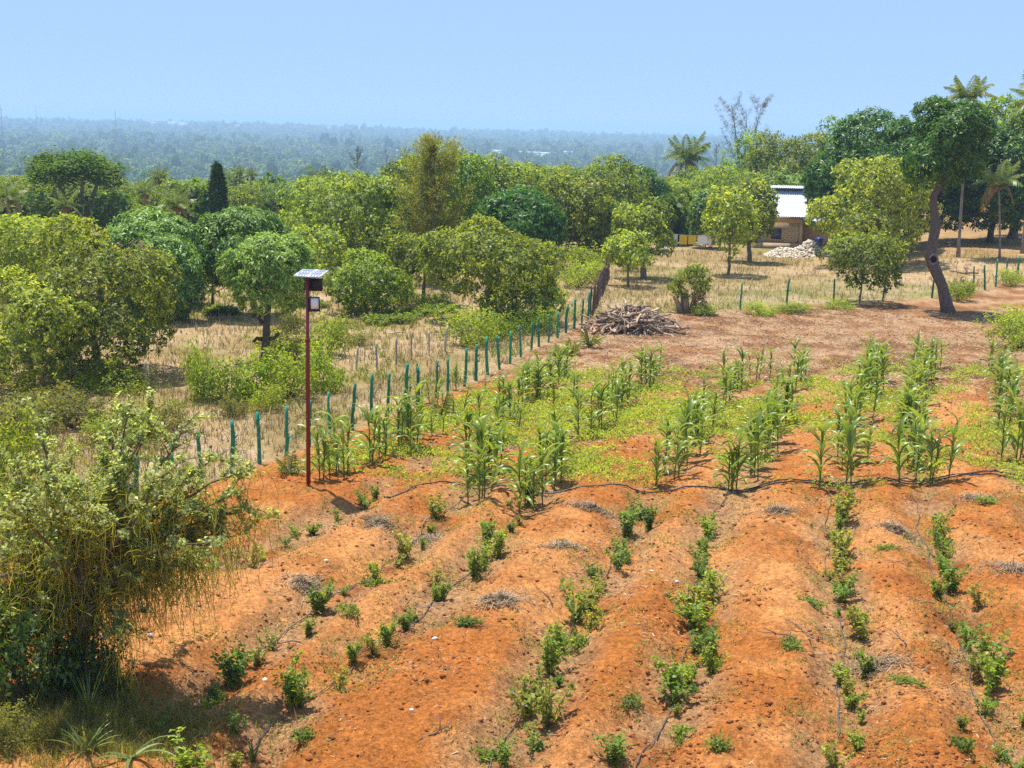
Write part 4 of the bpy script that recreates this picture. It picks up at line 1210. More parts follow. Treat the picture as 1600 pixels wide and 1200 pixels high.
fence = link("fence", None, loc=(0, 0, 0)); fence.empty_display_size = 0.3
GRN = (0.010, 0.21, 0.10)
TOPS = {12: 762, 363: 656, 408: 643, 448: 632, 482: 624, 517: 612, 550: 597, 579: 583, 606: 581, 634: 567, 655: 572, 681: 563, 701: 558, 724: 543, 744: 538, 762: 525, 780: 523, 797: 517, 813: 508, 830: 503, 843: 495, 857: 490, 871: 487, 884: 476, 897: 467, 909: 465, 918: 455}
fp = []
for i, (px, py) in enumerate(FENCE_PX[2:]):
    p = on_ground(px, py); s = scale_at(p)
    h = (py - TOPS.get(px, py - 92 + 0.02 * px)) / s
    fp.append(p)
    tint = np.array(GRN) * r.uniform(0.75, 1.25) + np.array([0, 0, 0.02]) * r.random()
    link("post", post_mesh(h, r.uniform(0.045, 0.072), tint, seed=1000 + i), fence, loc=tuple(p))
wire_run(fence, fp, (0.15, 0.5, 0.85, 1.2), 0.0035)
tag(fence, "long fence of rough green painted posts along the crop field", "fence")

bf = link("fence", None, loc=(0, 0, 0)); bp_ = []
BTOP = {1085: 455, 1157: 441, 1228: 434, 1303: 436, 1379: 429, 1456: 436, 1521: 416, 1539: 414, 1556: 405, 1572: 402, 1588: 400}
for i, (px, py) in enumerate(BACK_PX):
    p = on_ground(px, py); s = scale_at(p); bp_.append(p)
    link("post", post_mesh((py - BTOP.get(px, py - 40)) / s, r.uniform(0.06, 0.085), np.array(GRN) * r.uniform(0.6, 1.1), seed=1100 + i, lean=0.06), bf, loc=tuple(p))
wire_run(bf, bp_, (0.4, 0.8, 1.2), 0.0035)
tag(bf, "far fence of widely spaced green posts behind the leaning tree", "fence")

brf = link("fence", None, loc=(0, 0, 0)); qs = []
for i in range(17):
    t = i / 16
    px = 923 + 29 * t ** 0.9; by = 497 - 60 * t; ty = 449 - 48 * t - 3 * r.random()
    p = on_ground(px, by); s = scale_at(p); qs.append(p)
    link("post", post_mesh((by - ty) / s, r.uniform(0.05, 0.075), np.array([0.13, 0.085, 0.065]) * r.uniform(0.7, 1.2), seed=1200 + i), brf, loc=tuple(p))
wire_run(brf, qs, (0.4, 0.9, 1.3), 0.0035)
tag(brf, "line of close set brown wooden posts behind the branch pile", "fence")

gf = link("fence", None, loc=(0, 0, 0)); qs = []
for i, (px, ty, by) in enumerate([(151, 567, 597), (230, 563, 608), (556, 541, 579), (590, 535, 581), (618, 526, 570), (644, 520, 563), (671, 516, 556), (696, 508, 550), (720, 500, 541), (743, 492, 532), (766, 486, 524)]):
    p = on_ground(px, by); s = scale_at(p); qs.append(p)
    link("post", post_mesh((by - ty) / s, r.uniform(0.04, 0.055), np.array([0.38, 0.34, 0.27]) * r.uniform(0.75, 1.1), seed=1300 + i, knots=False), gf, loc=tuple(p))
wire_run(gf, qs[2:], (0.4, 0.9), 0.003)
tag(gf, "row of thin pale grey posts across the dry pasture", "fence")

dk = link("fence", None, loc=(0, 0, 0))
for i, (px, ty, by) in enumerate([(896, 390, 412), (901, 402, 420), (905, 372, 396), (938, 375, 401)]):
    p = on_ground(px, by); s = scale_at(p)
    link("post", post_mesh((by - ty) / s, 0.06, (0.08, 0.06, 0.05), seed=1400 + i, knots=False), dk, loc=tuple(p))
tag(dk, "few dark posts under the cashews beyond the brown post line", "fence")

# ------------------------------------------------------------------ solar lamp
p = on_ground(482, 771); s = scale_at(p); H = (771 - 443) / s
lamp = link("solar_street_lamp", None, loc=tuple(p), rot=(0, 0, 0)); lamp.empty_display_size = 0.3
b = MB(); V, fs = tube(np.array([[0, 0, -0.3], [0, 0, H * 0.7], [0, 0, H * 0.705], [0, 0, H]]), [0.062, 0.058, 0.05, 0.048], 12); b.add(V, fs)
link("pole", b.mesh("pole", M_RED, True), lamp)
b = MB(); V, fs = tube(np.array([[0, 0, H * 0.69], [0, 0, H * 0.71]]), [0.07, 0.07], 12); b.add(V, fs); link("collar", b.mesh("collar", M_RED), lamp)
pan = link("solar_panel", None, lamp, loc=(0.10, 0.05, H + 0.06), rot=(math.radians(9), 0, math.radians(-13)))
bpart = part(pan, "frame", M_ALU, (-0.38, 0.38, -0.34, -0.315, -0.02, 0.02), (-0.38, 0.38, 0.315, 0.34, -0.02, 0.02), (-0.38, -0.355, -0.315, 0.315, -0.02, 0.02), (0.355, 0.38, -0.315, 0.315, -0.02, 0.02), (-0.01, 0.01, -0.315, 0.315, -0.02, 0.014))
part(pan, "backing", M_ALU, (-0.355, 0.355, -0.315, 0.315, -0.012, -0.002))
for sx in (-1, 1):
    for i in range(4):
        for j in range(2):
            x0 = sx * 0.182 - 0.165 + i * 0.084; y0 = -0.30 + j * 0.305
            part(pan, "cell", M_CELL, (x0, x0 + 0.072, y0, y0 + 0.29, -0.001, 0.006))
part(lamp, "panel_bracket", M_RED, (-0.03, 0.2, -0.02, 0.02, H - 0.06, H + 0.03))
bx_ = link("battery_box", None, lamp, loc=(0.14, 0.10, H - 0.42), rot=(0, 0, math.radians(-8)))
part(bx_, "case", M_BLACKP, (-0.24, 0.26, -0.03, 0.05, 0.0, 0.34))
for z0 in (0.08, 0.16, 0.24):
    part(bx_, "rib", M_BLACKP, (-0.22, 0.24, -0.045, -0.03, z0, z0 + 0.02))
fl = link("flood_light", None, lamp, loc=(0.20, -0.02, H - 0.98), rot=(math.radians(-6), 0, math.radians(22)))
part(fl, "housing", M_BLACKP, (-0.15, 0.15, 0.0, 0.09, 0.0, 0.40), (-0.15, 0.15, -0.02, 0.0, 0.0, 0.07), (-0.15, 0.15, -0.02, 0.0, 0.37, 0.40), (-0.15, -0.11, -0.02, 0.0, 0.07, 0.37), (0.12, 0.15, -0.02, 0.0, 0.07, 0.37))
part(fl, "lens", M_LENS, (-0.11, 0.12, -0.012, -0.002, 0.07, 0.37))
part(lamp, "lamp_bracket", M_BLACKP, (-0.09, 0.1, -0.02, 0.02, H - 0.82, H - 0.79))
tag(lamp, "solar street lamp with small panel on a dark red pole", "street lamp")

# ------------------------------------------------------------------ branch pile
r = np.random.default_rng(41)
bm_ = []
for i in range(14):
    L = r.uniform(0.7, 1.9); n = 7; t = np.linspace(-0.5, 0.5, n)
    P = np.stack([L * t, np.cumsum(r.normal(size=n)) * 0.05, 0.12 * L * np.cos(t * 3) * r.normal() * 0.5 + np.cumsum(r.normal(size=n)) * 0.03], 1)
    R = np.linspace(1, r.uniform(0.4, 0.8), n) * r.uniform(0.035, 0.085)
    col = np.array([0.33, 0.235, 0.165]) * r.uniform(0.5, 1.5)
    b = MB(); V, fs = tube(P, R, 6, cap=False); b.add(V, fs, col)
    for e_ in (0, n - 1):
        b.add(V[e_ * 6:(e_ + 1) * 6], np.arange(6)[None] if e_ else np.arange(6)[None, ::-1], (0.48, 0.37, 0.25))
    if r.random() < 0.6:
        k = r.integers(2, 5); V, fs = tube(np.array([P[k], P[k] + [0.15, 0.25 * r.normal(), 0.2], P[k] + [0.3, 0.5 * r.normal(), 0.3]]), [R[k] * 0.7, R[k] * 0.5, R[k] * 0.3], 5); b.add(V, fs, col)
    bm_.append(b.mesh("branch", M_WOOD, True))
pc = on_ground(990, 522); s = scale_at(pc)
pile = link("branch_pile", None, loc=tuple(pc)); pile.empty_display_size = 0.3
for i in range(290):
    u = np.clip(r.normal() * 0.42, -1, 1); v = np.clip(r.normal() * 0.5, -1, 1)
    x = u * 78 / s; y = 1.1 + v * 1.5 + 0.6 * u
    hh = 1.25 * max(0.03, 1 - u * u * 0.95) * max(0.05, 1 - v * v)
    z = hh * r.uniform(0.05, 1.0) ** 0.7
    link("branch", bm_[i % 14], pile, loc=(x, y, 0.05 + z), rot=(r.uniform(0, 6.28), r.normal() * 0.28, r.uniform(0, 6.28)), scale=r.uniform(0.6, 1.1))
tag(pile, "big heap of cut branches and logs at the field corner", "wood pile")

# ------------------------------------------------------------------ hoses
M_HOSE = plain("black_hose", (0.035, 0.032, 0.032), 0.4, noise=0.4, scale=2)


def hose(name, pxs, rad, label, mat, group=None, lift=0.0, n=12, jit=0.03, seed=0):
    q = np.random.default_rng(seed)
    G = np.array([ground(*p)[:2] for p in pxs]); P = []
    d = np.concatenate([[0], np.cumsum(np.linalg.norm(np.diff(G, axis=0), axis=1))])
    tt = np.linspace(0, d[-1], max(20, int(d[-1] / 0.18)))
    x = np.interp(tt, d, G[:, 0]); y = np.interp(tt, d, G[:, 1])
    k = np.ones(7) / 7
    x[3:-3] = np.convolve(x, k, 'valid'); y[3:-3] = np.convolve(y, k, 'valid')
    x = x + jit * np.sin(tt * 1.7 + seed) + jit * 0.5 * np.sin(tt * 4.1)
    z = height(x, y); z2 = z.copy()
    k = np.ones(5) / 5; z2[2:-2] = np.convolve(z, k, 'valid')
    z = np.maximum(z, z2) + rad * 0.8 + lift
    b = MB(); V, fs = tube(np.stack([x, y, z], 1), rad, 6); b.add(V, fs)
    return tag(link(name, b.mesh(name, mat, True)), label, "hose", group)


HP = [(600, 778), (660, 768), (700, 763), (800, 766), (890, 770), (950, 768), (1010, 772), (1080, 768), (1130, 768), (1180, 764), (1250, 758), (1330, 756), (1410, 754), (1470, 748), (1540, 741), (1600, 745), (1680, 752)]
hose("main_hose", HP, 0.022, "thick black hose lying across the field between seedlings and maize", M_HOSE, lift=0.02)
hose("main_hose", [(x, y + 4) for x, y in HP[8:]], 0.022, "second hose lying alongside the thick black one at right", M_HOSE, lift=0.02, seed=3)
ORD = ["first", "second", "third", "fourth", "fifth", "sixth", "seventh", "eighth", "ninth", "tenth"]
for i, ri in enumerate((1, 2, 3, 4, 5, 6)):
    pts_ = [(x - 12, y) for x, y in ROWS_PX[ri] if y > 760]
    hose("drip_line", pts_, 0.012, f"thin grey drip line along the {ORD[i]} seedling row from the left", M_PIPE, "drip lines", lift=0.025, jit=0.05, seed=i)

# ------------------------------------------------------------------ maize
r = np.random.default_rng(51)
LEAFM = []
for i in range(8):
    L = 0.95; n = 7; t = np.linspace(0, 1, n); dr = r.uniform(0.5, 1.5)
    el = 1.15 - dr * 1.9 * t ** 1.2
    x = np.concatenate([[0], np.cumsum(np.cos(el[:-1]) * L / (n - 1))]); z = np.concatenate([[0], np.cumsum(np.sin(el[:-1]) * L / (n - 1))])
    w = 0.125 * np.sin(np.clip(t * 0.85 + 0.15, 0, 1) * math.pi) ** 0.6 * 0.5; w[-1] = 0.002
    tw = r.normal() * 0.6 * t
    mid = np.stack([x, 0.03 * np.sin(t * 3) * r.normal(), z], 1) if False else np.stack([x, np.zeros(n), z], 1)
    sd = np.stack([-np.sin(el) * np.sin(tw) * 0.5, np.cos(tw), np.cos(el) * np.sin(tw) * 0.5], 1) * w[:, None]
    lf = np.stack([np.zeros(n), np.zeros(n), w * 0.5], 1)
    V = np.concatenate([mid - sd + lf, mid, mid + sd + lf]); k = np.arange(n - 1)
    Q = np.concatenate([np.stack([k, k + n, k + n + 1, k + 1], 1), np.stack([k + n, k + 2 * n, k + 2 * n + 1, k + n + 1], 1)])
    b = MB(); c = np.array([0.165, 0.27, 0.035]) * (0.75 + 0.08 * i); c[0] *= 1 + 0.06 * i
    b.add(V, Q, c); LEAFM.append(b.mesh("leaf", M_CROP, True))
b = MB(); V, fs = tube(np.array([[0, 0, -0.05], [0.01, 0, 0.5], [0, 0.01, 1.0]]), [0.018, 0.014, 0.006], 6); b.add(V, fs, (0.15, 0.2, 0.05))
STALK = b.mesh("stalk", M_CROP, True)
ROWN = {1: "leftmost", 2: "second", 3: "third", 4: "fourth", 5: "fifth", 6: "sixth", 7: "rightmost", 0: "short corner"}


def ordn(n):
    return ORD[n - 1] if n <= 10 else f"{n}th" if n % 10 not in (1, 2, 3) or n in (11, 12, 13) else f"{n}{ {1: 'st', 2: 'nd', 3: 'rd'}[n % 10] }"


def maize(x, y, h, label, group):
    z = float(height(x, y))
    e = link("maize_plant", None, loc=(x, y, z), rot=(r.normal() * 0.05, r.normal() * 0.05, 0)); e.empty_display_size = 0.1
    link("stalk", STALK, e, scale=(1.2, 1.2, h * 0.8))
    nl = int(r.integers(8, 13))
    flip = r.random() < 0.5
    for i in range(nl):
        zt = 0.10 + 0.68 * (i / nl) ** 0.95
        a = (0.0 if (i % 2) ^ flip else math.pi) + r.normal() * 0.55
        top = i / nl
        link("leaf", LEAFM[int(r.integers(8))], e, loc=(0, 0, zt * h), rot=(r.normal() * 0.12, -0.55 * top + r.normal() * 0.1, a), scale=(h / 1.7) * r.uniform(0.8, 1.15))
    tag(e, label, "maize plant", group)


MZ = {0: [(500, 768), (530, 742), (565, 735), (600, 720), (640, 700), (655, 660)], 1: [(700, 800), (745, 790), (760, 735), (770, 690), (780, 660), (830, 625), (850, 605), (885, 590)],
      2: [(815, 800), (845, 785), (868, 740), (890, 700), (930, 670), (985, 625), (1015, 595), (1025, 578)], 3: [(1000, 770), (1035, 760), (1075, 700), (1110, 655), (1150, 610), (1175, 590)],
      4: [(1112, 790), (1150, 768), (1195, 695), (1222, 632), (1262, 575)], 5: [(1285, 765), (1330, 755), (1328, 710), (1340, 660), (1358, 612), (1372, 572)],
      6: [(1418, 760), (1450, 752), (1430, 700), (1420, 650), (1443, 602), (1452, 562)], 7: [(1592, 740), (1586, 690), (1572, 630), (1552, 580)]}
CNT = {0: 20, 1: 40, 2: 36, 3: 34, 4: 34, 5: 40, 6: 42, 7: 26}
for ri, pxs in MZ.items():
    G = np.array([ground(*p)[:2] for p in pxs]); d = np.concatenate([[0], np.cumsum(np.linalg.norm(np.diff(G, axis=0), axis=1))])
    tt = np.sort(d[-1] * r.uniform(0, 1, CNT[ri]) ** 1.05)
    for k, t in enumerate(tt):
        x = np.interp(t, d, G[:, 0]) + r.normal() * 0.28; y = np.interp(t, d, G[:, 1]) + r.normal() * 0.15
        h = (1.85 - 0.35 * t / d[-1]) * r.uniform(0.7, 1.08)
        lab = f"maize plant, {ordn(k + 1)} from the black hose in the {ROWN[ri]} maize row"
        maize(x, y, h, lab, "maize plants")
# stray small plants between the rows
for k in range(26):
    q = ground(r.uniform(640, 1000), r.uniform(610, 720))
    maize(q[0], q[1], r.uniform(0.7, 1.15), "short maize plant growing between the rows at left", "stray short maize")

# ------------------------------------------------------------------ seedlings
SEED = []
for i in range(8):
    q = np.random.default_rng(700 + i)
    sb_ = MB(); lb_ = MB(); P = []; N = []
    h = 0.62; ns = int(q.integers(5, 11))
    for k in range(ns):
        a = q.uniform(0, 6.28); sp = q.uniform(0.05, 0.42); hk = h * q.uniform(0.5, 1.0)
        e = np.array([sp * math.cos(a), sp * math.sin(a), hk])
        pts_ = np.array([[0, 0, -0.05], [e[0] * 0.35, e[1] * 0.35, hk * 0.45], e])
        V, fs = tube(pts_, [0.011, 0.008, 0.004], 4); sb_.add(V, fs, (0.17, 0.13, 0.08))
        m = int(20 * hk / h)
        t = q.uniform(0.18, 1.0, m)
        pp = np.stack([np.interp(t, [0, .45, 1], pts_[:, j]) for j in range(3)], 1)
        P.append(pp); N.append(nrm(q.normal(size=(m, 3)) * 0.5 + nrm(e) + [0, 0, 0.5]))
    P = np.concatenate(P); N = np.concatenate(N)
    V, Q, ci = leaves(P, N, 3, 0.095, 0.05, 0.1, 0.6, 0.03, r=q)
    A, B = [((0.10, 0.17, 0.02), (0.36, 0.42, 0.05)), ((0.07, 0.14, 0.025), (0.25, 0.34, 0.05)), ((0.14, 0.17, 0.025), (0.42, 0.42, 0.07))][i % 3]
    lb_.add(V, Q, leafcol(ci, A, B, q))
    SEED.append((sb_.mesh("stem", M_BARK), lb_.mesh("foliage", M_LEAF)))


def seedling(x, y, sc, label, k, group="orchard seedlings in rows", zs=1.0):
    e = link("seedling", None, loc=(x, y, float(height(x, y)) - 0.02), rot=(0, 0, r.uniform(0, 6.28)), scale=(sc, sc, sc * zs)); e.empty_display_size = 0.1
    link("stem", SEED[k % 8][0], e); link("foliage", SEED[k % 8][1], e)
    tag(e, label, "seedling", group)


r = np.random.default_rng(61)
SN = {0: "row beside the lamp", 1: "first row from the left", 2: "second row from the left", 3: "third row from the left", 4: "fourth row from the left", 5: "fifth row from the left", 6: "sixth row from the left", 7: "row at the right edge"}
SP = {0: 0.85, 1: 0.95, 2: 0.8, 3: 0.72, 4: 0.66, 5: 0.72, 6: 0.8, 7: 0.9}
for ri in range(8):
    pxs = [q for q in ROWS_PX[ri] if q[1] > 770]
    if ri == 0: pxs = pxs[:6]
    G = np.array([ground(*p)[:2] for p in pxs[::-1]]); d = np.concatenate([[0], np.cumsum(np.linalg.norm(np.diff(G, axis=0), axis=1))])
    t = 0.15; k = 0
    while t < d[-1]:
        x = np.interp(t, d, G[:, 0]) + r.normal() * 0.24; y = np.interp(t, d, G[:, 1]) + r.normal() * 0.15
        sc = r.uniform(0.4, 1.4) if ri not in (0,) else r.uniform(0.5, 0.8)
        k += 1
        seedling(x, y, sc, f"green seedling, {ordn(k)} below the black hose in the {SN[ri]}", int(r.integers(8)), zs=r.uniform(0.8, 1.25))
        t += SP[ri] * r.uniform(0.55, 1.5)
# sprawling tufts of weeds between the rows
TUFT = []
for i in range(4):
    q = np.random.default_rng(760 + i); m = 90
    P = np.stack([np.clip(q.normal(size=m), -1.5, 1.5) * 0.10, np.clip(q.normal(size=m), -1.5, 1.5) * 0.10, q.uniform(0.0, 0.1, m)], 1)
    V, Q, ci = leaves(P, nrm(q.normal(size=(m, 3)) * 0.5 + [0, 0, 1]), 3, 0.085, 0.03, -0.1, 0.9, 0.03, r=q)
    b = MB(); b.add(V, Q, leafcol(ci, (0.08, 0.13, 0.025), (0.25, 0.30, 0.07), q)); TUFT.append(b.mesh("weed_tuft", M_SOFT))
k = 0
TP = [(585, 905), (335, 1092), (545, 975), (730, 995), (905, 1005), (1265, 955), (1385, 875), (985, 1110), (1415, 1085), (480, 1160), (1235, 1030), (760, 1180), (1500, 1185), (880, 865), (1540, 800), (1120, 1190)]
for px, py in TP:
    p = on_ground(px, py)
    tag(link("weed_tuft", TUFT[k % 4], loc=(p[0], p[1], p[2] - 0.01), rot=(0, 0, k * 1.1), scale=(1.3 + 0.5 * r.random(), 1.0, r.uniform(0.6, 1.3))), "low pale green weed tuft on red soil near the " + SN[int(np.argmin([np.hypot(*(ROWS[j] - p[:2]).T).min() for j in range(8)]))], "weed", "weed tufts on the red soil")
    k += 1

# straw mats, sticks, stones on the soil
for i, (px, py, w, d_, lab) in enumerate([(782, 957, 1.5, 0.6, "grey straw mat on the ridge between second and third seedling rows"), (478, 925, 1.1, 0.7, "grey straw mat beside the tangled bush"), (880, 872, 1.0, 0.5, "small straw mat on the ridge below the maize at centre"),
                                          (925, 806, 1.5, 0.5, "grey straw mat just below the hose at centre"), (590, 830, 1.3, 0.6, "straw mat left of centre below the solar lamp"), (670, 838, 1.0, 0.5, "small straw mat right of the one below the lamp"),
                                          (1215, 815, 1.3, 0.6, "straw mat below the hose left of the fifth row"), (1525, 790, 1.4, 0.7, "straw mat on the high ridge at right"), (1580, 905, 1.2, 0.9, "straw mat near the right edge"), (1370, 1045, 1.3, 0.7, "straw mat among dead twigs in the right furrow"), (1400, 840, 1.2, 0.5, "straw mat between fifth and sixth rows")]):
    p = ground(px, py); n = 900; q = np.random.default_rng(800 + i)
    a = q.uniform(0, 6.28, n); rad = np.abs(q.normal(size=n)) * 0.62 * (0.8 + 0.35 * np.sin(a * 2 + i) + 0.25 * np.sin(a * 5 + 2 * i))
    x = p[0] + w / 2 * rad * np.cos(a); y = p[1] + d_ * rad * np.sin(a)
    z = height(x, y) + 0.05 * np.clip(1 - rad ** 2, 0, 1) * q.random(n) + 0.01
    dd = nrm(np.stack([q.normal(size=n), q.normal(size=n), q.normal(size=n) * 0.3], 1)) * q.uniform(0.06, 0.2, (n, 1))
    c = np.stack([x, y, z], 1); wv = nrm(np.cross(dd, [0.2, 0.1, 1.0])) * 0.006
    V = np.stack([c - dd - wv, c + dd - wv, c + dd + wv, c - dd + wv], 1)
    cc = np.array([0.34, 0.235, 0.14]) * q.uniform(0.45, 1.35, (n, 1))
    b = MB(); b.add(V.reshape(-1, 3), np.arange(4 * n).reshape(-1, 4), np.repeat(cc, 4, 0))
    tag(link("straw_mat", b.mesh("straw_mat", M_STRAW)), lab, "straw", "straw mats on the red soil")
STK = []
for i in range(6):
    q = np.random.default_rng(850 + i); n = 7
    P = np.stack([np.linspace(-0.4, 0.4, n), np.cumsum(q.normal(size=n)) * 0.04, 0.02 + np.abs(np.cumsum(q.normal(size=n))) * 0.02], 1)
    b = MB(); V, fs = tube(P, np.linspace(0.018, 0.006, n), 5); b.add(V, fs, np.array([0.17, 0.12, 0.09]) * q.uniform(0.5, 1.8))
    V, fs = tube(np.array([P[3], P[3] + [0.15, 0.12, 0.1], P[3] + [0.22, 0.25, 0.16]]), [0.011, 0.008, 0.004], 4); b.add(V, fs, (0.14, 0.1, 0.08))
    STK.append(b.mesh("fallen_stick", M_WOOD, True))
SP_ = [(1310, 1020), (1285, 1008), (1400, 1015), (1430, 955), (1395, 900), (1530, 870), (1550, 1010), (1440, 1060), (880, 1150), (860, 945), (530, 1070), (440, 1010), (515, 950), (320, 1120), (230, 1170), (690, 1170), (1250, 1010), (1210, 1022), (670, 945), (1490, 1040), (1580, 1030), (1340, 905), (200, 1065)]
for i, (px, py) in enumerate(SP_):
    p = on_ground(px, py)
    tag(link("fallen_stick", STK[i % 6], loc=(p[0], p[1], p[2] + 0.01), rot=(0, 0, i * 0.9), scale=r.uniform(0.6, 1.2)), "dry stick lying on the red soil", "stick", "dry sticks on the red soil")
for i, (px, py, sz) in enumerate([(679, 1017, 0.08), (643, 1128, 0.05), (414, 1076, 0.06), (1019, 908, 0.06), (1057, 916, 0.06), (510, 897, 0.07), (236, 1017, 0.07), (230, 1066, 0.1), (1000, 770, 0.16)]):
    p = on_ground(px, py); V, T_ = rock(np.random.default_rng(870 + i), sz); b = MB(); b.add(V, T_, (0.6, 0.55, 0.5) if i < 7 else (0.3, 0.13, 0.07))
    tag(link("stone", b.mesh("stone", M_STONE), loc=(p[0], p[1], p[2] + sz * 0.3)), ["small white stone right of the second row", "tiny pale stone on the path at the bottom", "dark speckled stone near the first row", "left of two white pebbles near the fourth row", "right of two white pebbles near the fourth row", "white stone left of the second row below the lamp", "pale stone under the tangled bush", "brown clod beside the tangled bush", "reddish rock on the hose at the centre"][i], "stone")

# ------------------------------------------------------------------ shrubs of the pasture
SH = {}
for kd, A, B, n in (("green", (0.12, 0.19, 0.018), (0.42, 0.48, 0.05), 3), ("yellow", (0.16, 0.21, 0.022), (0.44, 0.48, 0.05), 3), ("olive", (0.10, 0.11, 0.03), (0.25, 0.24, 0.06), 2), ("dark", (0.02, 0.055, 0.01), (0.09, 0.16, 0.025), 2)):
    for i in range(n):
        q = np.random.default_rng(hash((kd == "green", kd == "yellow", kd == "dark")) % 1000 + i)
        P, N, lobes = crown_points(2.0, 1.35, 330, q, "lobed", 0.5); P[:, 2] += 0.72; P *= q.uniform(0.72, 1.2, (len(P), 1))
        V, Q, ci = leaves(P, N, 6, 0.13, 0.06, 0.0, 0.9, 0.07, r=q)
        b = MB(); b.add(V, Q, leafcol(ci, A, B, q)); sb_ = MB()
        for lb in lobes:
            e = lb + [0, 0, 0.72]; V, fs = tube(np.array([[0, 0, -0.1], e * [0.4, 0.4, 0.5], e]), [0.025, 0.018, 0.008], 5); sb_.add(V, fs, (0.15, 0.12, 0.08))
        SH[kd, i] = (sb_.mesh("stem", M_BARK, True), b.mesh("foliage", M_SOFT if kd != "dark" else M_LEAF))
r = np.random.default_rng(91)


def shrub(px, by, w_px, h_px, kd, i, label, group="pasture shrubs", name="shrub"):
    p = on_ground(px, by); s = scale_at(p)
    e = link(name, None, loc=(p[0], p[1], p[2] - 0.03), rot=(0, 0, r.uniform(0, 6.28)), scale=(w_px / s / 2.0, w_px / s / 2.0, h_px / s / 1.4)); e.empty_display_size = 0.2
    link("stem", SH[kd, i][0], e); link("foliage", SH[kd, i][1], e)
    tag(e, label, "shrub", group)


for a_ in [(312, 625, 50, 92, "green", 0, "tall thin shrub left of the stubby mango"), (350, 626, 90, 66, "green", 1, "green shrub in front of the pale posts at left"), (402, 622, 90, 66, "green", 2, "green shrub at the foot of the stubby mango"),
           (452, 622, 92, 78, "green", 0, "large green shrub left of the red lamp pole"), (505, 612, 64, 78, "green", 1, "green shrub right of the red lamp pole"), (440, 560, 90, 40, "yellow", 0, "light shrub behind the lamp pole shrubs"),
           (515, 556, 70, 56, "yellow", 1, "yellow green shrub behind the pole near pale posts"), (456, 520, 44, 32, "olive", 0, "small olive shrub on open dry grass"), (735, 540, 90, 56, "yellow", 2, "yellow green shrub behind green posts at centre"),
           (782, 530, 66, 40, "green", 2, "green shrub under the spreading cashew"), (905, 450, 66, 44, "yellow", 0, "yellow green bush left of the brown posts"), (838, 520, 60, 40, "green", 0, "shrub at the fence under the leafy sapling"),
           (366, 652, 44, 36, "olive", 1, "round olive tuft shrub above the green posts"), (185, 612, 90, 36, "green", 1, "low spreading green shrub by the left pale posts"), (140, 610, 60, 30, "green", 2, "low shrub under the largest cashew"),
           (30, 690, 130, 80, "olive", 1, "yellow green scrub at the left edge above the bush"), (115, 668, 120, 52, "olive", 0, "yellow green scrub behind the tangled bush"), (190, 690, 110, 50, "yellow", 0, "yellowish herb clump behind the tangled bush top"),
           (15, 775, 100, 130, "green", 0, "bright green shrub at the left edge behind the first post"), (250, 672, 90, 46, "olive", 0, "olive weeds left of the green posts"), (75, 650, 110, 50, "olive", 1, "olive scrub below the front left cashew"),
           (420, 640, 60, 36, "yellow", 1, "yellow tuft below the green shrubs"), (560, 540, 40, 22, "olive", 0, "dry olive tuft near the pale posts"), (625, 470, 60, 24, "green", 1, "small bush right of the bushy round tree"),
           (1592, 545, 90, 58, "yellow", 2, "bright yellow green bush at the right edge of the field"), (1600, 520, 70, 40, "yellow", 0, "yellow bush behind the bright one at the right edge"), (1100, 492, 40, 18, "green", 2, "low green tuft right of the branch pile"),
           (1188, 492, 50, 20, "green", 1, "flat green tuft near a green far post"), (1240, 488, 60, 16, "green", 0, "low green patch along the far fence"), (1310, 482, 50, 14, "green", 1, "low green patch under the young cashew"),
           (1500, 470, 50, 30, "yellow", 1, "light shrub right of the leaning trunk"), (1580, 446, 40, 26, "yellow", 2, "light shrub by the far posts at right"), (555, 492, 40, 22, "yellow", 0, "yellow tuft left of the bushy round tree"),
           (680, 480, 60, 24, "green", 2, "low shrub under the dark trunked cashew"), (262, 505, 50, 20, "olive", 1, "low dry shrub under the drooping mango"), (935, 430, 30, 20, "yellow", 1, "small yellow bush before the brown posts"),
           (860, 470, 50, 34, "green", 1, "green bush left of the far green posts")]:
    shrub(*a_)
# more undergrowth filling the gaps between trunks at the back of the pasture
for i in range(34):
    px = r.uniform(300, 1000); by = r.uniform(395, 425) + (12 if px < 500 else 0)
    if 500 < px < 660: by -= 6
    shrub(px, by, r.uniform(40, 85), r.uniform(22, 48), ("green", "olive", "yellow")[i % 3], i % 2, f"{('green', 'olive', 'yellow')[i % 3]} undergrowth bush at the far end of the pasture " + LM[int(np.argmin([abs((px - 800) / 2150 - m[0]) for m in LM]))][1], "undergrowth behind the pasture")

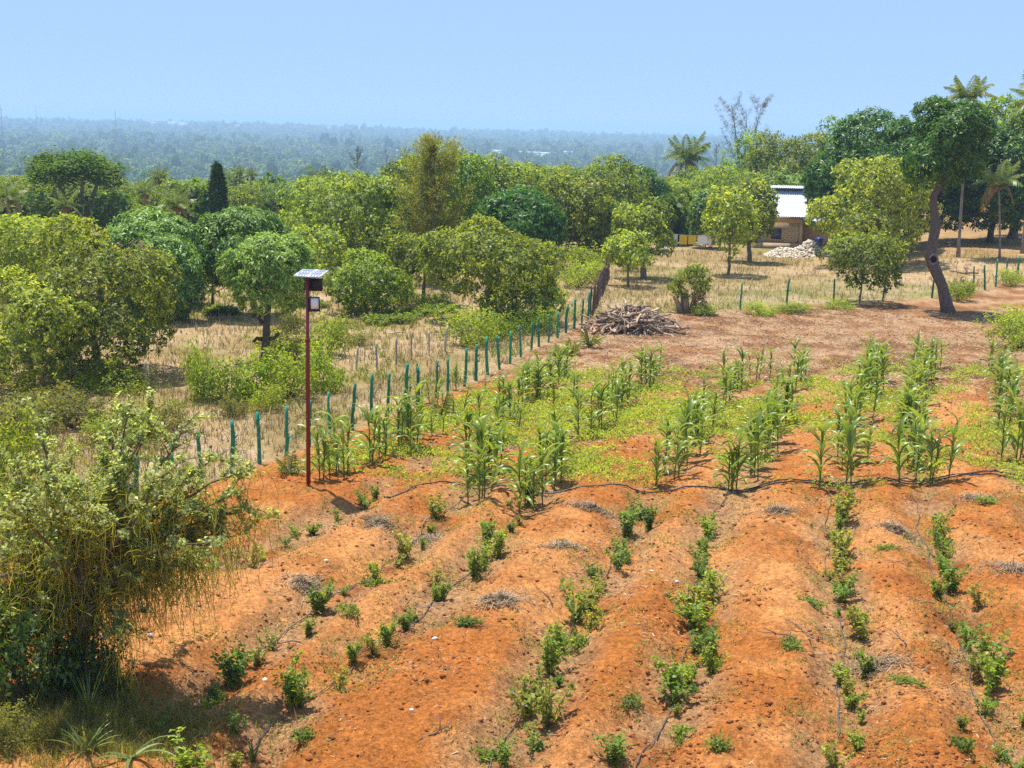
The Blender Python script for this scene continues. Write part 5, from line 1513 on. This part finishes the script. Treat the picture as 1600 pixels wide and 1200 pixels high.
# creeping green patches on the dry grass
for i, (px, py, w, d_, lab) in enumerate([(640, 494, 120, 1.6, "creeping green vine patch on dry grass right of the bushy tree"), (600, 505, 90, 1.2, "green creeper patch below the bushy round tree"), (345, 490, 60, 1.2, "small creeper patch between the mangos"), (480, 478, 70, 1.4, "creeper patch behind the lamp head"), (690, 486, 60, 1.0, "creeper patch under the dark trunked cashew")]):
    p = ground(px, py); s = scale_at(p); n = 700; q = np.random.default_rng(880 + i)
    a = q.uniform(0, 6.28, n); rad = np.sqrt(q.random(n)) * (0.7 + 0.4 * np.sin(a * 3 + i))
    x = p[0] + w / s / 2 * rad * np.cos(a); y = p[1] + d_ * rad * np.sin(a)
    P = np.stack([x, y, height(x, y) + q.uniform(0.03, 0.3, n)], 1)
    V, Q, ci = leaves(P, nrm(q.normal(size=(n, 3)) * 0.4 + [0, 0, 1]), 3, 0.17, 0.12, 0, 0.5, 0.06, r=q)
    b = MB(); b.add(V, Q, leafcol(ci, (0.07, 0.12, 0.02), (0.24, 0.28, 0.05), q))
    tag(link("creeper_patch", b.mesh("creeper_patch", M_SOFT)), lab, "creeper", "creeper patches on the pasture")

# stout pale stemmed shrub beside the branch pile
p = on_ground(1073, 488); s = scale_at(p)
e = link("stout_shrub", None, loc=tuple(p)); e.empty_display_size = 0.2
q = np.random.default_rng(15); cl = MB(); dl = MB()
for k, (tx, ty, bx, rad) in enumerate([(1052, 462, 1064, 0.14), (1070, 452, 1072, 0.16), (1086, 450, 1080, 0.13), (1062, 446, 1068, 0.09)]):
    b = MB(); V, fs = tube(np.array([[(bx - 1073) / s, 0.1 * k - 0.15, -0.1], [((bx + tx) / 2 - 1073) / s, 0.1 * k - 0.15, (488 - ty) / s * 0.55], [(tx - 1073) / s, 0.1 * k - 0.15, (488 - ty) / s]]), [rad * 1.3, rad, rad * 0.8], 8); b.add(V, fs, (0.33, 0.25, 0.15))
    link("stem", b.mesh("stem", M_BARK, True), e)
P, N, _ = crown_points(58 / s, 42 / s, 150, q, "lobed", 0.3); P[:, 2] += 50 / s
V, Q, ci = leaves(P, N, 8, 0.36, 0.09, 0.15, 0.9, 0.05, r=q); cl.add(V, Q, leafcol(ci, (0.10, 0.14, 0.02), (0.30, 0.33, 0.05), q)); link("foliage", cl.mesh("foliage", M_SOFT), e)
P = np.stack([q.uniform(0.3, 1.0, 60), q.normal(size=60) * 0.3, q.uniform(0.5, 1.5, 60)], 1)
V, Q, ci = leaves(P, np.tile([0, 0, -1.0], (60, 1)), 4, 0.34, 0.07, 0.9, 0.5, 0.08, r=q); dl.add(V, Q, leafcol(ci, (0.22, 0.11, 0.05), (0.36, 0.21, 0.11), q)); link("dead_leaves", dl.mesh("dead_leaves", M_STRAW), e)
tag(e, "bushy plant on stout pale stems right of the branch pile", "shrub")

# young coconut sprouts along the fence
SPR = [frond_mesh(0.8, d, 160 + i, (0.12, 0.17, 0.02), (0.30, 0.28, 0.05), n=12, lw=0.09) for i, d in enumerate((0.1, 0.5, 0.9))]
for i, (px, by, hp, lab) in enumerate([(690, 655, 40, "young coconut sprout beside the green posts at centre"), (453, 748, 40, "young coconut sprout left of the lamp pole base"), (522, 720, 34, "young coconut sprout right of the lamp pole"), (921, 545, 34, "young coconut sprout in front of the branch pile"),
                                       (893, 558, 30, "yellow coconut sprout left of the branch pile"), (866, 562, 24, "low coconut sprout near the green posts, left of its neighbours"), (635, 690, 46, "coconut sprout at the left end of the maize"), (1497, 462, 30, "sprouting palm right of the leaning trunk")]):
    p = on_ground(px, by); s = scale_at(p)
    e = link("coconut_sprout", None, loc=tuple(p)); e.empty_display_size = 0.1
    for k in range(6):
        link("frond", SPR[k % 3], e, loc=(0, 0, 0.02), rot=(0, -math.radians(62 - 7 * k), k * 2.4 + i), scale=hp / s / 0.8)
    b = MB(); V, fs = tube(np.array([[0, 0, -0.05], [0, 0, 0.2]]), [0.03, 0.02], 6); b.add(V, fs, (0.2, 0.16, 0.07)); link("stem", b.mesh("stem", M_BARK), e)
    tag(e, lab, "palm sprout", "young coconut sprouts")

# fallen grey logs lying in the pasture
for i, (px, py, w, lab) in enumerate([(622, 524, 30, "dark fallen branch lying behind the pale posts, left one"), (684, 518, 34, "pale fallen log lying behind the pale posts, right one"), (1505, 428, 30, "dead branch lying in grass right of the leaning trunk")]):
    p = on_ground(px, py); s = scale_at(p)
    tag(link("fallen_branch", bm_[i * 3 + 1], loc=(p[0], p[1], p[2] + 0.08), rot=(0.3, 0.05, 0.2 + i), scale=w / s / 1.0), lab, "branch")
# ------------------------------------------------------------------ tangled bush in the left foreground, draped with dodder
q = np.random.default_rng(66)
p0 = on_ground(108, 1098); s0 = scale_at(p0)


def bpx(px, py, dy=0.0):
    return np.array([(px - 108) / s0, dy, (1098 - py) / s0 * 1.02])


bush = link("tangled_bush", None, loc=tuple(p0)); bush.empty_display_size = 0.3
wood = MB(); P_l = []; N_l = []; anchors = []
fork = bpx(150, 965)
V, fs = tube(np.array([bpx(104, 1110), bpx(112, 1070), bpx(128, 1015), fork]), [0.2, 0.17, 0.14, 0.12], 9); wood.add(V, fs, (0.17, 0.12, 0.09))
V, fs = tube(np.array([bpx(112, 1110), bpx(122, 1060, 0.1), bpx(140, 990, 0.25), bpx(120, 900, 0.4)]), [0.12, 0.1, 0.09, 0.06], 8); wood.add(V, fs, (0.17, 0.12, 0.09))
ENDS = [(60, 700), (22, 765), (100, 730), (140, 705), (168, 682), (232, 640), (226, 662), (262, 670), (312, 672), (332, 700), (352, 735), (392, 765), (402, 822), (385, 862), (300, 770), (250, 785), (185, 790), (110, 830), (60, 870), (30, 950), (335, 890), (275, 905), (205, 890), (145, 880), (40, 1005), (80, 955), (-60, 800), (-80, 900), (230, 745), (320, 820), (160, 750), (360, 800), (240, 700), (205, 715), (15, 850), (280, 840), (200, 840), (90, 780), (-30, 980), (20, 900), (60, 930), (100, 990), (5, 990), (110, 880), (70, 820), (90, 1020), (150, 1000), (200, 960), (170, 930), (220, 990), (30, 1040), (340, 850), (370, 840), (300, 930), (250, 940), (130, 780), (50, 770)]
for k, (ex, ey) in enumerate(ENDS):
    e = bpx(ex, ey, q.normal() * 0.85)
    st = fork + (bpx(122, 930, 0.3) - fork) * q.random()
    tt = np.linspace(0, 1, 9)[:, None]
    c = st + (e - st) * tt + np.array([0, 0, 1]) * np.sin(tt * math.pi) * 0.22 + q.normal(size=(9, 3)) * 0.06 * np.sin(tt * math.pi)
    V, fs = tube(c, np.linspace(0.05, 0.008, 9), 5); wood.add(V, fs, (0.15, 0.11, 0.08))
    anchors.append(c[4:])
    for j in range(15):
        t = q.uniform(0.38, 1.0); b0 = np.array([np.interp(t, tt[:, 0], c[:, m]) for m in range(3)])
        d = nrm(q.normal(size=3) * 0.8 + nrm(e - st) * 0.7 + np.array([0, 0, 0.35]))
        L = q.uniform(0.2, 0.65) * (0.8 if ey < 760 else 1.0)
        tw = b0 + d * L * np.linspace(0, 1, 5)[:, None] + np.array([0, 0, -0.12]) * (np.linspace(0, 1, 5)[:, None] ** 2) * L
        V, fs = tube(tw, np.linspace(0.012, 0.003, 5), 3, cap=False); wood.add(V, fs, (0.16, 0.13, 0.08))
        m = int(q.integers(7, 15))
        ti = q.uniform(0.1, 1.05, m)[:, None]
        P_l.append(b0 + d * L * ti); N_l.append(nrm(q.normal(size=(m, 3)) * 0.5 + d * 0.5 + [0, 0, 0.7]))
        anchors.append(tw[2:])
link("trunk", wood.mesh("trunk", M_BARK, True), bush)
P_l = np.concatenate(P_l); N_l = np.concatenate(N_l)
V, Q, ci = leaves(P_l, N_l, 4, 0.08, 0.056, 0.0, 0.7, 0.035, r=q)
lb = MB(); lb.add(V, Q, leafcol(ci, (0.12, 0.16, 0.04), (0.54, 0.59, 0.26), q, mid=0.4))
link("foliage", lb.mesh("foliage", M_LEAF), bush)
AN = np.concatenate(anchors)
# dodder strands: some climb and loop through the twigs, most hang
ns = 3300; n = 13
w8 = np.exp(-((AN[:, 2] - 1.9) / 1.3) ** 2) + 0.12
st = AN[q.choice(len(AN), ns, p=w8 / w8.sum())]
hang = q.random(ns) < 0.55
step = np.where(hang, q.uniform(0.05, 0.12, ns), q.uniform(0.06, 0.13, ns))
d = nrm(q.normal(size=(ns, 3)) + np.array([0, 0, -0.2])); P = [st]
for i in range(n - 1):
    d = nrm(d + q.normal(size=(ns, 3)) * np.where(hang, 0.28, 0.6)[:, None] + np.array([0, 0, -1.0]) * np.where(hang, 0.55, 0.08)[:, None])
    P.append(P[-1] + d * step[:, None])
P = np.stack(P, 1); P[..., 2] = np.maximum(P[..., 2], 0.12)
V, Qd = tubes_many(P, np.broadcast_to(np.linspace(0.0065, 0.0035, n), (ns, n)), 3)
vb = MB(); cc = np.array([0.46, 0.45, 0.06]) * q.uniform(0.5, 1.35, (ns, 1)) + np.array([0.03, 0, 0]) * q.random((ns, 1))
vb.add(V, Qd, np.repeat(cc, n * 3, 0))
link("dodder_vines", vb.mesh("dodder_vines", M_SOFT), bush)
tag(bush, "large tangled bush draped with yellow dodder strands at left foreground", "bush")

SHD = "dark shrubs under the tangled bush"
shrub(45, 1118, 190, 170, "dark", 0, "dark glossy shrub at the left edge under the tangled bush", SHD)
shrub(152, 1112, 96, 110, "dark", 1, "dark green bush right of the tangled bush trunk", SHD)
shrub(-30, 1060, 130, 120, "dark", 1, "dark shrub cut by the left edge beside the trunk", SHD)
shrub(15, 1195, 90, 70, "olive", 0, "bright grassy tuft in the bottom left corner", SHD)


def blade_plant(px, by, n, L, w, label, seed, A=(0.10, 0.15, 0.03), B=(0.26, 0.30, 0.08), spread=0.6, name="grass_clump"):
    q = np.random.default_rng(seed); p = on_ground(px, by)
    e = link(name, None, loc=tuple(p)); e.empty_display_size = 0.1
    for k in range(n):
        a = k * 2.4 + q.normal() * 0.3; el = math.radians(85 - 55 * spread * q.uniform(0.2, 1.3)); l = L * q.uniform(0.6, 1.1); m = 7
        t = np.linspace(0, 1, m); ang = el - 1.1 * spread * t ** 1.5
        x = np.concatenate([[0], np.cumsum(np.cos(ang[:-1]) * l / (m - 1))]); z = np.concatenate([[0], np.cumsum(np.sin(ang[:-1]) * l / (m - 1))])
        ww = w * (1 - t ** 2) * 0.5 + 0.001
        mid = np.stack([x * math.cos(a), x * math.sin(a), z], 1); sd = np.array([-math.sin(a), math.cos(a), 0]) * ww[:, None]
        V = np.concatenate([mid - sd + [0, 0, 0.004], mid, mid + sd + [0, 0, 0.004]]); k_ = np.arange(m - 1)
        b = MB(); b.add(V, np.concatenate([np.stack([k_, k_ + m, k_ + m + 1, k_ + 1], 1), np.stack([k_ + m, k_ + 2 * m, k_ + 2 * m + 1, k_ + m + 1], 1)]), np.array(A) + (np.array(B) - np.array(A)) * q.random())
        link("blade", b.mesh("blade", M_CROP, True), e)
    tag(e, label, "plant")


blade_plant(135, 1200, 14, 0.75, 0.05, "spiky rosette plant at the bottom left", 1, spread=0.7, name="spiky_plant")
blade_plant(205, 1212, 6, 0.9, 0.07, "young plant with broad arching blades at the bottom left edge", 2, spread=1.2, name="arching_plant", A=(0.12, 0.2, 0.06), B=(0.3, 0.36, 0.15))
blade_plant(140, 1140, 16, 1.1, 0.018, "tall fine grass clump below the tangled bush", 3, spread=0.35)
blade_plant(395, 1168, 7, 0.4, 0.05, "single dark upright seedling at the edge of the bottom hollow", 4, A=(0.03, 0.08, 0.015), B=(0.08, 0.15, 0.03), spread=0.4, name="upright_seedling")
blade_plant(20, 1180, 40, 0.55, 0.014, "bright fine grass clump in the bottom left corner", 5, A=(0.16, 0.18, 0.03), B=(0.34, 0.34, 0.07), spread=0.7)

# ------------------------------------------------------------------ ground cover nobody could count


def grass_field(name, x, y, h0, h1, wd, pal, label, seed, mat=M_STRAW, per=3, lean=0.5, cat="grass"):
    q = np.random.default_rng(seed); n = len(x)
    x = np.repeat(x, per) + q.normal(size=n * per) * 0.05; y = np.repeat(y, per) + q.normal(size=n * per) * 0.05
    z = terrain(x, y) + np.where(y < 74, relief(x, y), 0) - 0.01; m = len(x)
    h = q.uniform(h0, h1, m); a = q.uniform(0, 6.28, m); tl = np.abs(q.normal(size=m)) * lean
    base = np.stack([x, y, z], 1); top = base + np.stack([np.cos(a) * tl * h, np.sin(a) * tl * h, h], 1)
    b2 = q.uniform(0, 3.14, m); wv = np.stack([np.cos(b2), np.sin(b2), np.zeros(m)], 1) * (wd * q.uniform(0.6, 1.4, m))[:, None]
    md = base * 0.45 + top * 0.55 - np.stack([np.cos(a), np.sin(a), np.zeros(m)], 1) * (tl * h * 0.15)[:, None]
    V = np.stack([base - wv * 0.5, base + wv * 0.5, md + wv * 0.45, top, md - wv * 0.45], 1)
    i = np.arange(m)[:, None] * 5
    pal = np.asarray(pal); c = pal[q.integers(len(pal), size=n)]; c = np.repeat(c, per, 0) * q.uniform(0.75, 1.25, (m, 1))
    b = MB(); b.add(V.reshape(-1, 3), [i + np.array([[0, 1, 2, 4]]), i + np.array([[4, 2, 3]])], np.repeat(c, 5, 0))
    return tag(link(name, b.mesh(name, mat)), label, cat, kind="stuff")


q = np.random.default_rng(99)
STRAWP = [(0.44, 0.31, 0.15), (0.40, 0.27, 0.12), (0.34, 0.24, 0.10), (0.48, 0.36, 0.20), (0.28, 0.24, 0.07), (0.22, 0.22, 0.05)]
D = 26 + 92 * q.random(60000) ** 1.25; a = q.uniform(-0.46, 0.46, 60000)
x = D * np.sin(a); y = D * np.cos(a)
past = (x < x_fence(y) - 0.15) | (y > y_back(x) + 0.3)
past &= (y < 72) | (x < x_fence(y) - 0.1) | (y > y_back(x) + 0.3)
k = past & (fbm(x / 2.2, y / 2.2, 111, 3) + 0.25 * q.random(len(x)) > 0.50)
grass_field("dry_grass", x[k], y[k], 0.12, 0.42, 0.022, STRAWP, "dry straw coloured grass covering the pasture", 1, lean=0.6)
k2 = past & (fbm(x / 3.0, y / 3.0, 115, 3) > 0.60) & (y < 80)
grass_field("green_weeds", x[k2], y[k2], 0.1, 0.35, 0.035, [(0.20, 0.24, 0.04), (0.28, 0.28, 0.05), (0.14, 0.18, 0.03)], "green and yellow weeds scattered through the dry pasture", 2, mat=M_SOFT, lean=0.9, cat="weeds")
# weeds among the maize
n = 170000
y = q.uniform(37, 62, n); x = q.uniform(-12, 30, n)
k = (np.abs(x) < y * 0.46) & (q.random(n) < weed_mask(x, y) * 0.95)
x, y = x[k], y[k]
P = np.stack([x, y, height(x, y) + q.uniform(0.0, 0.14, len(x))], 1)
V, Q, ci = leaves(P, nrm(q.normal(size=P.shape) * 0.45 + [0, 0, 1]), 2, 0.12, 0.045, -0.25, 0.9, 0.03, r=q)
b = MB(); b.add(V, Q, leafcol(ci, (0.16, 0.235, 0.03), (0.43, 0.49, 0.075), q))
tag(link("field_weeds", b.mesh("field_weeds", M_SOFT)), "bright yellow green weeds carpeting the ground between maize rows", "weeds", kind="stuff")
# low greenery along the seedling rows
n = 70000
y = q.uniform(20, 39, n); x = q.uniform(-9, 18, n)
rd = row_dist(x, y); k = (x > x_fence(y) + 0.6) & (fbm(x / 0.7, y / 0.7, 121, 3) - 0.16 * rd + 0.07 * q.normal(size=n) > 0.505)
x, y = x[k], y[k]
P = np.stack([x, y, height(x, y) + q.uniform(0.0, 0.06, len(x))], 1)
V, Q, ci = leaves(P, nrm(q.normal(size=P.shape) * 0.45 + [0, 0, 1]), 2, 0.06, 0.028, -0.15, 0.9, 0.03, r=q)
b = MB(); b.add(V, Q, leafcol(ci, (0.16, 0.19, 0.04), (0.42, 0.38, 0.13), q))
tag(link("row_weeds", b.mesh("row_weeds", M_SOFT)), "sparse tiny weeds growing along the seedling rows", "weeds", kind="stuff")
# clods, litter
n = 60000
y = 20 + 34 * q.random(n) ** 1.3; x = q.uniform(-0.46, 0.46, n) * y
rd = row_dist(x, y); k = (x > x_fence(y) + 0.2) & (fbm(x / 0.9, y / 0.9, 131, 3) - 0.1 * sstep(0.2, 1, rd) + 0.1 * q.normal(size=n) > 0.44)
cb2 = MB(); x, y = x[k], y[k]; z = height(x, y)
base_r = np.array([[1, 0, 0], [-1, 0, 0], [0, 1, 0], [0, -1, 0], [0, 0, 0.7], [0, 0, -0.7]]) * 1.0
TT = np.array([[0, 2, 4], [2, 1, 4], [1, 3, 4], [3, 0, 4], [2, 0, 5], [1, 2, 5], [3, 1, 5], [0, 3, 5]])
m = len(x); sz = 0.010 + 0.06 * q.random(m) ** 5
V = base_r[None] * sz[:, None, None] * q.uniform(0.6, 1.4, (m, 6, 1)) + np.stack([x, y, z], 1)[:, None]
cc = np.array([0.26, 0.09, 0.028]) * q.uniform(0.5, 1.4, (m, 1))
cb2.add(V.reshape(-1, 3), (np.arange(m)[:, None, None] * 6 + TT[None]).reshape(-1, 3), np.repeat(cc, 6, 0))
tag(link("soil_clods", cb2.mesh("soil_clods", M_STONE)), "loose clods of red earth strewn over the ploughed rows", "soil", kind="stuff")
n = 150000
y = 20 + 60 * q.random(n) ** 0.8; x = q.uniform(-0.46, 0.46, n) * y
k = (x > x_fence(y) + 0.1) & (y < y_back(x) + 1) & (fbm(x / 1.5, y / 1.5, 141, 3) + 0.25 * (y > 54) + 0.12 * q.normal(size=n) - 0.10 * (y < 40) + np.where(y < 40, 0.16 - 0.2 * np.minimum(row_dist(x, y), 1), 0) > 0.52)
x, y = x[k], y[k]; m = len(x)
c = np.stack([x, y, height(x, y) + 0.012], 1)
dd = nrm(np.stack([q.normal(size=m), q.normal(size=m), q.normal(size=m) * 0.25], 1)) * q.uniform(0.03, 0.13, (m, 1)) * np.where(y < 42, 0.5, 1.0)[:, None]
wv = nrm(np.cross(dd, np.stack([q.normal(size=m) * 0.3, q.normal(size=m) * 0.3, np.ones(m)], 1))) * q.uniform(0.004, 0.022, (m, 1)) * np.where(y < 42, 0.5, 1.0)[:, None]
V = np.stack([c - dd - wv, c + dd - wv, c + dd + wv, c - dd + wv], 1)
pal = np.array([(0.36, 0.25, 0.14), (0.27, 0.15, 0.075), (0.17, 0.095, 0.05), (0.42, 0.32, 0.2), (0.13, 0.075, 0.045)])
b = MB(); b.add(V.reshape(-1, 3), np.arange(4 * m).reshape(-1, 4), np.repeat(pal[q.integers(5, size=m)], 4, 0))
tag(link("leaf_litter", b.mesh("leaf_litter", M_STRAW)), "dead leaves and straw bits littering the field soil", "litter", kind="stuff")
# fine grass and dead stems under the bush
n = 5000
x0, y0 = on_ground(130, 1150)[:2]
x = x0 + q.normal(size=n) * 1.0; y = y0 + q.normal(size=n) * 0.7
grass_field("shade_grass", x, y, 0.08, 0.32, 0.012, [(0.20, 0.20, 0.05), (0.14, 0.15, 0.03), (0.26, 0.20, 0.09)], "fine olive grass in the shade under the tangled bush", 7, mat=M_SOFT, lean=0.7)
